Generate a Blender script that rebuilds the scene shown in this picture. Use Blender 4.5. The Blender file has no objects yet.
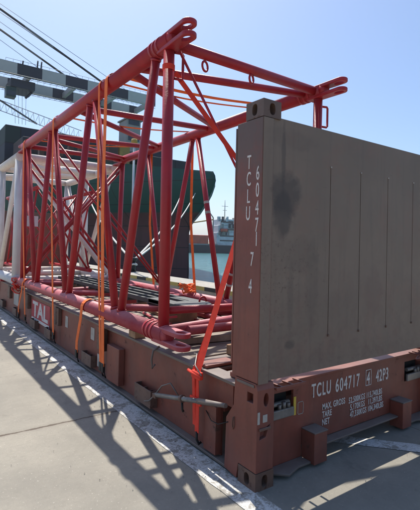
import bpy, bmesh, math, random
from mathutils import Vector, Matrix, noise
random.seed(7)
S = bpy.context.scene
COL = S.collection

# ------------------------------------------------------------------ camera, sky, sun, exposure
cam = bpy.data.cameras.new('camera')
cam.sensor_fit = 'HORIZONTAL'; cam.sensor_width = 36.0
cam.lens = 36.0 * 433.56 / 420.0
cam.shift_y = -18.459 / 420.0
cam.clip_start = 0.05; cam.clip_end = 9000
co = bpy.data.objects.new('camera', cam); COL.objects.link(co)
r_ = Vector((0.81390788, -0.58046383, 0.02481344)); u_ = Vector((-0.03105171, -0.00081277, 0.99951745)); f_ = Vector((0.58016356, 0.81428563, 0.01868593))
mw = Matrix((( r_.x, u_.x, -f_.x, -1.92393), (r_.y, u_.y, -f_.y, -2.12524), (r_.z, u_.z, -f_.z, 1.61035), (0, 0, 0, 1)))
co.matrix_world = mw
S.camera = co

SUNV = Vector((0.162, 0.56, 1.0)).normalized()          # towards the sun
ELEV = math.asin(SUNV.z); AZ = math.atan2(SUNV.x, SUNV.y)
world = bpy.data.worlds.new('World'); S.world = world; world.use_nodes = True
wn = world.node_tree; bgn = wn.nodes['Background']
sky = wn.nodes.new('ShaderNodeTexSky'); sky.sky_type = 'NISHITA'; sky.sun_disc = False
sky.sun_elevation = ELEV; sky.sun_rotation = AZ; sky.air_density = 1.0; sky.dust_density = 1.6; sky.ozone_density = 5.5; sky.altitude = 0
wn.links.new(sky.outputs[0], bgn.inputs[0]); bgn.inputs[1].default_value = 0.135
sl = bpy.data.lights.new('sun', 'SUN'); sl.energy = 5.0; sl.angle = math.radians(0.5); sl.color = (1.0, 0.95, 0.87)
so = bpy.data.objects.new('sun', sl); COL.objects.link(so)
so.rotation_euler = SUNV.to_track_quat('Z', 'Y').to_euler(); so.location = (5, 15, 30)
S.view_settings.view_transform = 'Standard'; S.view_settings.look = 'None'
S.view_settings.exposure = 0.35; S.view_settings.gamma = 1.0; S.view_settings.use_curve_mapping = False
S.cycles.max_bounces = 8

# ------------------------------------------------------------------ materials
def nodes(m):
    m.use_nodes = True
    nt = m.node_tree
    return nt, nt.nodes['Principled BSDF']
def rgb(nt, c):
    n = nt.nodes.new('ShaderNodeRGB'); n.outputs[0].default_value = (*c, 1); return n.outputs[0]
def nz(nt, scale, detail=6, rough=0.6, vec=None, dist=0.0):
    n = nt.nodes.new('ShaderNodeTexNoise'); n.inputs['Scale'].default_value = scale; n.inputs['Detail'].default_value = detail
    n.inputs['Roughness'].default_value = rough; n.inputs['Distortion'].default_value = dist
    if vec: nt.links.new(vec, n.inputs['Vector'])
    return n.outputs['Fac']
def ramp(nt, fac, a, b, ca=0.0, cb=1.0):
    n = nt.nodes.new('ShaderNodeMapRange'); n.inputs[1].default_value = a; n.inputs[2].default_value = b
    n.inputs[3].default_value = ca; n.inputs[4].default_value = cb
    nt.links.new(fac, n.inputs[0]); return n.outputs[0]
def mix(nt, fac, a, b, mode='MIX'):
    n = nt.nodes.new('ShaderNodeMix'); n.data_type = 'RGBA'; n.blend_type = mode
    if isinstance(fac, (int, float)): n.inputs[0].default_value = fac
    else: nt.links.new(fac, n.inputs[0])
    for i, c in ((6, a), (7, b)):
        if isinstance(c, tuple): n.inputs[i].default_value = (*c, 1)
        else: nt.links.new(c, n.inputs[i])
    return n.outputs[2]
def mth(nt, op, a, b=None, c=None):
    n = nt.nodes.new('ShaderNodeMath'); n.operation = op
    for i, v in enumerate((a, b, c)):
        if v is None: continue
        if isinstance(v, (int, float)): n.inputs[i].default_value = v
        else: nt.links.new(v, n.inputs[i])
    return n.outputs[0]
def objc(nt):
    g = nt.nodes.new('ShaderNodeNewGeometry'); return g.outputs['Position']
def sep(nt, v):
    n = nt.nodes.new('ShaderNodeSeparateXYZ'); nt.links.new(v, n.inputs[0]); return n.outputs
def stretch(nt, v, s):
    n = nt.nodes.new('ShaderNodeMapping'); n.inputs['Scale'].default_value = s; nt.links.new(v, n.inputs[0]); return n.outputs[0]
def bump(nt, b, h, strength=0.3, dist=0.01):
    n = nt.nodes.new('ShaderNodeBump'); n.inputs['Strength'].default_value = strength; n.inputs['Distance'].default_value = dist
    nt.links.new(h, n.inputs['Height']); nt.links.new(n.outputs[0], b.inputs['Normal'])
def painted(name, base, dark=None, rust=(0.09, 0.035, 0.02), rust_amt=0.35, dust=(0.33, 0.29, 0.25), dust_amt=0.3, rough=0.55, streak=True, scale=1.0, metal=0.0):
    """weathered paint: blotchy tone, rust patches, vertical streaks, dust settled on faces that look up"""
    m = bpy.data.materials.new(name); nt, b = nodes(m); P = objc(nt)
    dark = dark or tuple(c * 0.6 for c in base)
    c = mix(nt, ramp(nt, nz(nt, 2.3 * scale, 8, 0.65, P), 0.35, 0.68), base, dark)
    if streak:
        sv = stretch(nt, P, (1, 1, 0.09))
        c = mix(nt, ramp(nt, nz(nt, 16 * scale, 5, 0.6, sv), 0.52, 0.75, 0, 0.45), c, tuple(x * 0.5 for x in base))
    rmask = ramp(nt, nz(nt, 9 * scale, 10, 0.75, P, 0.3), 0.70 - 0.2 * rust_amt, 0.76 - 0.2 * rust_amt)
    c = mix(nt, rmask, c, rust)
    fl = ramp(nt, nz(nt, 70 * scale, 3, 0.6, P), 0.66, 0.72, 0, 0.5)
    c = mix(nt, fl, c, tuple(min(1, x * 1.5 + 0.03) for x in base))
    g = nt.nodes.new('ShaderNodeNewGeometry'); up = sep(nt, g.outputs['Normal'])[2]
    dm = mth(nt, 'MULTIPLY', ramp(nt, up, 0.2, 0.95, 0, 1), ramp(nt, nz(nt, 6 * scale, 8, 0.7, P), 0.25, 0.7, 0.35, 1.0))
    c = mix(nt, mth(nt, 'ADD', mth(nt, 'MULTIPLY', dm, dust_amt), ramp(nt, nz(nt, 3.1, 7, 0.7, P), 0.4, 0.75, 0, dust_amt * 0.3)), c, dust)
    nt.links.new(c, b.inputs['Base Color'])
    nt.links.new(ramp(nt, rmask, 0, 1, rough, 0.9), b.inputs['Roughness'])
    b.inputs['Metallic'].default_value = metal
    h = mth(nt, 'ADD', mth(nt, 'MULTIPLY', nz(nt, 40 * scale, 6, 0.6, P), 0.4), mth(nt, 'MULTIPLY', nz(nt, 3 * scale, 3, 0.5, P), 1.2))
    h = mth(nt, 'SUBTRACT', h, mth(nt, 'MULTIPLY', rmask, 0.25))
    bump(nt, b, h, 0.5, 0.009)
    return m
def simple(name, c, rough=0.6, metal=0.0, var=0.25, scale=6.0):
    m = bpy.data.materials.new(name); nt, b = nodes(m); P = objc(nt)
    o = mix(nt, ramp(nt, nz(nt, scale, 6, 0.6, P), 0.3, 0.7), tuple(min(1, x * (1 + var)) for x in c), tuple(x * (1 - var) for x in c))
    nt.links.new(o, b.inputs['Base Color']); b.inputs['Roughness'].default_value = rough; b.inputs['Metallic'].default_value = metal
    bump(nt, b, nz(nt, scale * 6, 4, 0.6, P), 0.15, 0.004)
    return m

M = {}
M['rack'] = painted('rack_brown_paint', (0.235, 0.056, 0.032), dark=(0.155, 0.041, 0.026), rust_amt=0.5, dust_amt=0.3)
M['post'] = painted('post_paint', (0.225, 0.058, 0.035), dark=(0.16, 0.048, 0.034), rust_amt=0.25, dust_amt=0.25)
pm = M['post']; nt_ = pm.node_tree; b_ = nt_.nodes['Principled BSDF']; src = b_.inputs['Base Color'].links[0].from_socket
P_ = objc(nt_); z_ = sep(nt_, P_)[2]
fk = mth(nt_, 'ADD', z_, mth(nt_, 'MULTIPLY', mth(nt_, 'SUBTRACT', nz(nt_, 5, 8, 0.7, P_), 0.5), 1.3))
fk = ramp(nt_, fk, 1.9, 2.35, 0.0, 0.75)
nt_.links.new(mix(nt_, fk, src, (0.105, 0.082, 0.066)), b_.inputs['Base Color'])
M['dusty'] = painted('dusty_steel', (0.15, 0.105, 0.085), dark=(0.11, 0.085, 0.07), rust_amt=0.1, dust_amt=0.5)
M['casting'] = painted('casting_paint', (0.15, 0.088, 0.060), dark=(0.10, 0.062, 0.045), rust_amt=0.55, dust_amt=0.2, scale=2)
M['footcast'] = painted('foot_casting_paint', (0.17, 0.085, 0.055), dark=(0.10, 0.05, 0.035), rust_amt=0.7, dust_amt=0.3, scale=2)
M['red'] = painted('red_boom_paint', (0.41, 0.013, 0.022), dark=(0.29, 0.011, 0.019), rust_amt=0.26, scale=1.4, dust=(0.45, 0.17, 0.16), dust_amt=0.12, rough=0.45)
M['redlow'] = painted('faded_red_boom_paint', (0.38, 0.022, 0.036), dark=(0.30, 0.02, 0.032), rust_amt=-0.15, dust=(0.60, 0.26, 0.27), dust_amt=0.75, rough=0.55)
M['beige'] = painted('beige_boom_paint', (0.80, 0.73, 0.66), dark=(0.68, 0.60, 0.53), rust_amt=-0.1, dust_amt=0.2)
M['greywhite'] = painted('pale_grey_paint', (0.74, 0.73, 0.72), dark=(0.64, 0.62, 0.61), rust_amt=-0.1, dust_amt=0.2)
M['orange'] = simple('orange_webbing', (0.95, 0.17, 0.03), 0.8, var=0.16, scale=14)
M['redstrap'] = simple('red_webbing', (0.72, 0.045, 0.02), 0.8, var=0.16, scale=14)
M['blacksteel'] = simple('black_steel', (0.025, 0.022, 0.02), 0.5, 0.4, var=0.4, scale=20)
M['galv'] = simple('galvanised_pipe', (0.22, 0.20, 0.18), 0.5, 0.5, var=0.25, scale=14)
M['ladder'] = painted('dark_grey_green_steel', (0.045, 0.055, 0.052), dark=(0.03, 0.035, 0.035), rust_amt=0.1, dust=(0.30, 0.27, 0.23), dust_amt=0.2, rough=0.6)
def lettermat():
    m = bpy.data.materials.new('worn_white_lettering'); nt, b = nodes(m); P = objc(nt)
    k = ramp(nt, nz(nt, 70, 8, 0.8, P), 0.55, 0.62, 0, 0.75)
    nt.links.new(mix(nt, k, (0.66, 0.61, 0.56), (0.22, 0.09, 0.06)), b.inputs['Base Color']); b.inputs['Roughness'].default_value = 0.75; return m
M['white'] = lettermat()
M['yellow'] = simple('yellow_label', (0.62, 0.42, 0.05), 0.6)
M['pale'] = simple('pale_patch', (0.42, 0.38, 0.33), 0.7)
M['logo_red'] = simple('logo_red', (0.42, 0.03, 0.045), 0.6)
M['dark'] = simple('cavity_shade', (0.02, 0.017, 0.015), 0.9)  # near-black colour stands in for the shade inside the lock recess
M['rope'] = simple('rope', (0.62, 0.60, 0.55), 0.9, scale=30)
M['hullgreen'] = simple('hull_green', (0.006, 0.040, 0.033), 0.45, var=0.35, scale=0.25)
M['glass'] = simple('dark_glass', (0.03, 0.04, 0.05), 0.15)
M['hazed_white'] = simple('hazed_ship_white', (0.52, 0.55, 0.57), 0.6, var=0.2, scale=0.5)  # white greyed towards blue: distance haze put into the colour
M['shipgrey'] = simple('ship_grey', (0.30, 0.30, 0.27), 0.6, var=0.15, scale=0.5)
M['hatch'] = simple('ochre_hatch', (0.34, 0.22, 0.05), 0.7, var=0.35, scale=0.6)
M['hatchbrown'] = simple('brown_cargo', (0.10, 0.05, 0.035), 0.7, var=0.35, scale=0.6)
M['navy'] = simple('navy_paint', (0.012, 0.018, 0.035), 0.5, var=0.25, scale=0.4)
M['orangehull'] = simple('orange_hull', (0.55, 0.10, 0.05), 0.6, var=0.2, scale=0.4)
M['darkhull'] = simple('dark_hull', (0.018, 0.022, 0.028), 0.5, var=0.3, scale=0.3)
M['cable'] = simple('steel_cable', (0.10, 0.11, 0.12), 0.5)
M['cranegrey'] = simple('crane_grey', (0.30, 0.31, 0.30), 0.6, var=0.15, scale=0.4)
M['timber'] = simple('timber', (0.34, 0.20, 0.11), 0.85, var=0.3, scale=12)

# end wall sheet: grey-brown dusty paint, large dark drip stain, scuffs and faint reddish patches
def wallmat():
    m = bpy.data.materials.new('end_wall_paint'); nt, b = nodes(m); P = objc(nt); x, y, z = sep(nt, P)
    c = mix(nt, ramp(nt, nz(nt, 1.1, 6, 0.6, P), 0.35, 0.65), (0.222, 0.160, 0.116), (0.176, 0.128, 0.095))
    c = mix(nt, ramp(nt, nz(nt, 3.0, 8, 0.7, P), 0.50, 0.70, 0, 0.45), c, (0.23, 0.12, 0.085))
    sv = stretch(nt, P, (1, 1, 0.06))
    c = mix(nt, ramp(nt, nz(nt, 22, 5, 0.65, sv), 0.52, 0.8, 0, 0.30), c, (0.075, 0.06, 0.052))
    low = ramp(nt, z, 0.7, 1.8, 0.55, 0.0)
    c = mix(nt, mth(nt, 'MULTIPLY', low, ramp(nt, nz(nt, 7, 9, 0.8, P, 0.5), 0.45, 0.65)), c, (0.13, 0.075, 0.06))
    # scratches
    vs = stretch(nt, P, (0.6, 1, 9))
    c = mix(nt, ramp(nt, nz(nt, 14, 3, 0.5, vs), 0.70, 0.74, 0, 0.35), c, (0.07, 0.055, 0.045))
    # oily drip: ellipse plus thin tail, edge broken by noise
    def ell(cx, cz, rx, rz):
        dx = mth(nt, 'DIVIDE', mth(nt, 'SUBTRACT', x, cx), rx); dz = mth(nt, 'DIVIDE', mth(nt, 'SUBTRACT', z, cz), rz)
        return mth(nt, 'ADD', mth(nt, 'MULTIPLY', dx, dx), mth(nt, 'MULTIPLY', dz, dz))
    nn = mth(nt, 'MULTIPLY', mth(nt, 'SUBTRACT', nz(nt, 9, 8, 0.65, P), 0.5), 2.6)
    for (cx, cz, rx, rz, k) in ((0.235, 1.97, 0.155, 0.15, 0.6), (0.205, 1.83, 0.085, 0.16, 0.6), (0.205, 2.22, 0.020, 0.24, 0.4), (0.30, 0.93, 0.05, 0.035, 0.5), (0.30, 1.25, 0.03, 0.25, 0.22), (0.40, 1.55, 0.16, 0.13, 0.16), (0.52, 1.35, 0.07, 0.3, 0.14), (0.28, 2.36, 0.25, 0.07, 0.16), (1.28, 1.25, 0.12, 0.2, 0.2)):
        e = mth(nt, 'ADD', ell(cx, cz, rx, rz), nn)
        c = mix(nt, ramp(nt, e, 0.5, 1.35, k, 0.0), c, (0.045, 0.035, 0.032) if cx < 1 else (0.14, 0.07, 0.06))
    # flaked spots gathered in the lower left area
    reg = mth(nt, 'MULTIPLY', ramp(nt, x, 0.25, 0.85, 1, 0), mth(nt, 'MULTIPLY', ramp(nt, z, 1.0, 1.3, 0.4, 1), ramp(nt, z, 1.6, 1.8, 1, 0.12)))
    fl = ramp(nt, nz(nt, 38, 9, 0.85, P, 0.4), 0.555, 0.60, 0, 0.8)
    c = mix(nt, mth(nt, 'MULTIPLY', reg, fl), c, (0.09, 0.05, 0.04))
    fl = ramp(nt, nz(nt, 11, 9, 0.8, P, 0.6), 0.56, 0.66, 0, 0.35)
    c = mix(nt, mth(nt, 'MULTIPLY', reg, fl), c, (0.20, 0.085, 0.06))
    fine = ramp(nt, nz(nt, 90, 6, 0.7, P), 0.6, 0.72, 0, 0.3)
    c = mix(nt, fine, c, (0.30, 0.24, 0.19))
    nt.links.new(c, b.inputs['Base Color']); b.inputs['Roughness'].default_value = 0.62
    h = mth(nt, 'ADD', mth(nt, 'MULTIPLY', nz(nt, 2.2, 3, 0.5, P), 1.5), mth(nt, 'MULTIPLY', nz(nt, 35, 6, 0.6, P), 0.15))
    bump(nt, b, h, 0.3, 0.02)
    return m
M['wall'] = wallmat()

def concrete(name='concrete_pavement', crack=True, base=(0.315, 0.288, 0.233), dk=(0.225, 0.208, 0.172)):
    m = bpy.data.materials.new(name); nt, b = nodes(m); P = objc(nt); x, y, z = sep(nt, P)
    c = mix(nt, ramp(nt, nz(nt, 0.9, 9, 0.65, P), 0.38, 0.62), base, dk)
    c = mix(nt, ramp(nt, nz(nt, 2.6, 10, 0.8, P, 0.8), 0.52, 0.66, 0, 0.45), c, tuple(v_ * 0.66 for v_ in base))
    c = mix(nt, ramp(nt, nz(nt, 0.5, 5, 0.6, P, 0.5), 0.55, 0.7, 0, 0.35), c, tuple(min(1, v_ * 1.25) for v_ in base))
    c = mix(nt, ramp(nt, nz(nt, 34, 6, 0.8, P), 0.46, 0.66, 0, 0.35), c, tuple(v_ * 0.6 for v_ in base))
    c = mix(nt, ramp(nt, nz(nt, 7, 8, 0.75, P), 0.48, 0.75, 0, 0.5), c, (0.25, 0.23, 0.19))
    c = mix(nt, ramp(nt, nz(nt, 130, 4, 0.7, P), 0.5, 0.72, 0, 0.45), c, (0.17, 0.155, 0.13))
    c = mix(nt, ramp(nt, nz(nt, 60, 3, 0.6, P), 0.64, 0.7, 0, 0.4), c, (0.58, 0.54, 0.46))
    v = nt.nodes.new('ShaderNodeTexVoronoi'); v.inputs['Scale'].default_value = 9; nt.links.new(P, v.inputs['Vector'])
    sp = ramp(nt, mth(nt, 'ADD', v.outputs['Distance'], mth(nt, 'MULTIPLY', nz(nt, 40, 3, 0.5, P), 0.06)), 0.055, 0.075, 0.5, 0)
    c = mix(nt, sp, c, (0.13, 0.115, 0.10))
    c = mix(nt, ramp(nt, nz(nt, 1.7, 7, 0.7, P, 1.2), 0.60, 0.68, 0, 0.4), c, (0.13, 0.118, 0.10))
    c = mix(nt, ramp(nt, nz(nt, 260, 3, 0.7, P), 0.58, 0.66, 0, 0.5), c, (0.10, 0.09, 0.08))
    # broad tyre smudges and faint broom marks
    tv = stretch(nt, P, (0.35, 6.0, 1))
    c = mix(nt, ramp(nt, nz(nt, 3.0, 5, 0.6, tv), 0.5, 0.75, 0, 0.22), c, (0.20, 0.185, 0.155))
    h = mth(nt, 'ADD', mth(nt, 'MULTIPLY', nz(nt, 150, 4, 0.7, P), 0.5), mth(nt, 'MULTIPLY', nz(nt, 18, 5, 0.6, P), 0.6))
    if crack:
        d = mth(nt, 'ADD', mth(nt, 'SUBTRACT', y, 1.765), mth(nt, 'MULTIPLY', mth(nt, 'SUBTRACT', nz(nt, 3.5, 8, 0.7, P), 0.5), 0.07))
        d = mth(nt, 'ABSOLUTE', d)
        wv = ramp(nt, nz(nt, 8, 4, 0.6, P), 0.35, 0.65, 0.006, 0.020)
        k = mth(nt, 'LESS_THAN', d, wv)
        soft = ramp(nt, d, 0.0, 0.06, 0.35, 0.0)
        c = mix(nt, soft, c, (0.20, 0.17, 0.13))
        c = mix(nt, mth(nt, 'MULTIPLY', k, 0.85), c, (0.085, 0.062, 0.045))
        h = mth(nt, 'SUBTRACT', h, mth(nt, 'MULTIPLY', k, 2.0))
        # other slab joints, every 5.5 m
        for (ax, off, per) in ((y, 7.3, 5.5), (x, -3.1, 5.0)):
            t = mth(nt, 'ABSOLUTE', mth(nt, 'SUBTRACT', mth(nt, 'FLOORED_MODULO', mth(nt, 'SUBTRACT', ax, off), per), per / 2))
            tt = mth(nt, 'GREATER_THAN', t, per / 2 - 0.006)
            c = mix(nt, mth(nt, 'MULTIPLY', tt, 0.0 if ax is y else 0.7), c, (0.10, 0.08, 0.06))
    nt.links.new(c, b.inputs['Base Color']); b.inputs['Roughness'].default_value = 0.9
    bump(nt, b, h, 0.5, 0.004)
    return m
M['concrete'] = concrete()
M['kerbconc'] = concrete('kerb_concrete', False, (0.42, 0.39, 0.33), (0.30, 0.28, 0.24))

def paintline():
    m = bpy.data.materials.new('worn_white_road_paint'); nt, b = nodes(m); P = objc(nt)
    n1 = nz(nt, 26, 8, 0.8, P, 0.4); n2 = nz(nt, 5, 5, 0.6, P)
    k = ramp(nt, mth(nt, 'ADD', n1, mth(nt, 'MULTIPLY', mth(nt, 'SUBTRACT', n2, 0.5), 0.6)), 0.49, 0.56)
    c = mix(nt, k, (0.58, 0.57, 0.54), (0.27, 0.25, 0.21))
    c = mix(nt, ramp(nt, nz(nt, 70, 5, 0.7, P), 0.5, 0.6, 0, 0.6), c, (0.30, 0.28, 0.24))
    v = nt.nodes.new('ShaderNodeTexVoronoi'); v.feature = 'DISTANCE_TO_EDGE'; v.inputs['Scale'].default_value = 11; nt.links.new(stretch(nt, P, (1.6, 0.7, 1)), v.inputs['Vector'])
    c = mix(nt, mth(nt, 'MULTIPLY', ramp(nt, v.outputs['Distance'], 0.004, 0.02, 0.8, 0), ramp(nt, n2, 0.42, 0.55)), c, (0.25, 0.24, 0.22))
    nt.links.new(c, b.inputs['Base Color']); b.inputs['Roughness'].default_value = 0.75
    bump(nt, b, n1, 0.4, 0.003); return m
M['line'] = paintline()

def watermat():
    m = bpy.data.materials.new('harbour_water'); nt, b = nodes(m); P = objc(nt)
    n = nz(nt, 0.12, 4, 0.5, P)
    nt.links.new(mix(nt, n, (0.05, 0.17, 0.18), (0.08, 0.22, 0.23)), b.inputs['Base Color'])
    b.inputs['Roughness'].default_value = 0.12; b.inputs['IOR'].default_value = 1.33
    h = mth(nt, 'ADD', nz(nt, 1.6, 6, 0.6, P), mth(nt, 'MULTIPLY', nz(nt, 0.35, 3, 0.5, P), 1.5))
    bump(nt, b, h, 0.9, 0.25); return m
M['water'] = watermat()

def hullmat():
    m = bpy.data.materials.new('ship_hull_paint'); nt, b = nodes(m); P = objc(nt); x, y, z = sep(nt, P)
    g = mix(nt, nz(nt, 0.4, 6, 0.6, P), (0.009, 0.052, 0.040), (0.014, 0.070, 0.054))
    r = mix(nt, nz(nt, 0.5, 6, 0.7, P), (0.15, 0.052, 0.046), (0.085, 0.034, 0.033))
    sv = stretch(nt, P, (1, 1, 0.1))
    k = ramp(nt, z, 5.0, 5.2)
    c = mix(nt, k, r, g)
    c = mix(nt, ramp(nt, nz(nt, 1.2, 5, 0.6, sv), 0.55, 0.8, 0, 0.5), c, (0.05, 0.03, 0.02))
    # plating seams
    for ax, per in ((z, 2.4), (y, 6.0)):
        t = mth(nt, 'ABSOLUTE', mth(nt, 'SUBTRACT', mth(nt, 'FLOORED_MODULO', ax, per), per / 2))
        c = mix(nt, mth(nt, 'MULTIPLY', mth(nt, 'LESS_THAN', t, 0.045), 0.7), c, (0.012, 0.014, 0.014))
    c = mix(nt, ramp(nt, nz(nt, 2.4, 6, 0.7, stretch(nt, P, (1, 1, 0.06))), 0.62, 0.78, 0, 0.7), c, (0.10, 0.045, 0.025))
    nt.links.new(c, b.inputs['Base Color']); b.inputs['Roughness'].default_value = 0.75
    bump(nt, b, nz(nt, 0.7, 3, 0.5, P), 0.3, 0.08); return m
M['hull'] = hullmat()

def cargomat():
    m = bpy.data.materials.new('container_stack_paint'); nt, b = nodes(m); P = objc(nt); x, y, z = sep(nt, P)
    cx = mth(nt, 'FLOOR', mth(nt, 'DIVIDE', mth(nt, 'ADD', x, 0.2), 2.5)); cy = mth(nt, 'FLOOR', mth(nt, 'DIVIDE', y, 6.1)); cz = mth(nt, 'FLOOR', mth(nt, 'DIVIDE', mth(nt, 'SUBTRACT', z, 0.45), 2.6))
    w = nt.nodes.new('ShaderNodeTexWhiteNoise'); w.noise_dimensions = '1D'
    nt.links.new(mth(nt, 'ADD', mth(nt, 'MULTIPLY', cx, 3.7), mth(nt, 'ADD', mth(nt, 'MULTIPLY', cy, 7.3), mth(nt, 'MULTIPLY', cz, 1.9))), w.inputs['W'])
    cr_ = nt.nodes.new('ShaderNodeValToRGB'); cr_.color_ramp.interpolation = 'CONSTANT'; e = cr_.color_ramp.elements
    e[0].color = (0.012, 0.018, 0.035, 1); e[1].position = 0.35; e[1].color = (0.03, 0.012, 0.012, 1)
    for p_, c_ in ((0.55, (0.010, 0.028, 0.026, 1)), (0.75, (0.02, 0.022, 0.028, 1)), (0.92, (0.06, 0.035, 0.02, 1))):
        k = e.new(p_); k.color = c_
    nt.links.new(w.outputs['Value'], cr_.inputs[0]); c = cr_.outputs[0]
    for ax, per, off in ((x, 2.5, -0.2), (z, 2.6, 0.45)):
        t = mth(nt, 'FLOORED_MODULO', mth(nt, 'SUBTRACT', ax, off), per)
        c = mix(nt, mth(nt, 'LESS_THAN', t, 0.14), c, (0.004, 0.004, 0.005))
    nt.links.new(c, b.inputs['Base Color']); b.inputs['Roughness'].default_value = 0.7
    return m
M['cargo'] = cargomat()
def stripes(name, ax, off, per, a, bb, rough=0.6, duty=0.5):
    m = bpy.data.materials.new(name); nt, b = nodes(m); P = objc(nt); s = sep(nt, P)[ax]
    t = mth(nt, 'LESS_THAN', mth(nt, 'FLOORED_MODULO', mth(nt, 'SUBTRACT', s, off), per), per * duty)
    n = nz(nt, 0.8, 6, 0.6, P)
    c = mix(nt, t, mix(nt, n, a, tuple(x * 0.75 for x in a)), mix(nt, n, bb, tuple(x * 0.6 for x in bb)))
    nt.links.new(c, b.inputs['Base Color']); b.inputs['Roughness'].default_value = rough; return m
M['girder'] = stripes('striped_girder_paint', 0, 17.1, 10.2, (0.52, 0.51, 0.47), (0.010, 0.016, 0.034))
M['stay'] = stripes('striped_stay_paint', 0, 6.5, 18.0, (0.16, 0.18, 0.20), (0.015, 0.020, 0.030), duty=0.66)
M['kerbstripe'] = stripes('black_yellow_kerb_paint', 1, 0.3, 1.6, (0.42, 0.34, 0.10), (0.03, 0.03, 0.03), 0.8)

def plankmat():
    m = bpy.data.materials.new('deck_planks'); nt, b = nodes(m); P = objc(nt); x, y, z = sep(nt, P)
    idx = mth(nt, 'FLOOR', mth(nt, 'DIVIDE', y, 0.16))
    wn_ = nt.nodes.new('ShaderNodeTexWhiteNoise'); wn_.noise_dimensions = '1D'; nt.links.new(idx, wn_.inputs['W'])
    c = mix(nt, wn_.outputs['Value'], (0.34, 0.29, 0.23), (0.20, 0.165, 0.13))
    sv = stretch(nt, P, (0.8, 14, 1))
    c = mix(nt, ramp(nt, nz(nt, 6, 7, 0.7, sv), 0.4, 0.7, 0, 0.6), c, (0.12, 0.09, 0.07))
    c = mix(nt, ramp(nt, nz(nt, 2.2, 7, 0.7, P), 0.5, 0.7, 0, 0.6), c, (0.42, 0.38, 0.33))
    nt.links.new(c, b.inputs['Base Color']); b.inputs['Roughness'].default_value = 0.9
    bump(nt, b, nz(nt, 12, 5, 0.6, sv), 0.5, 0.005); return m
M['plank'] = plankmat()

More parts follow.
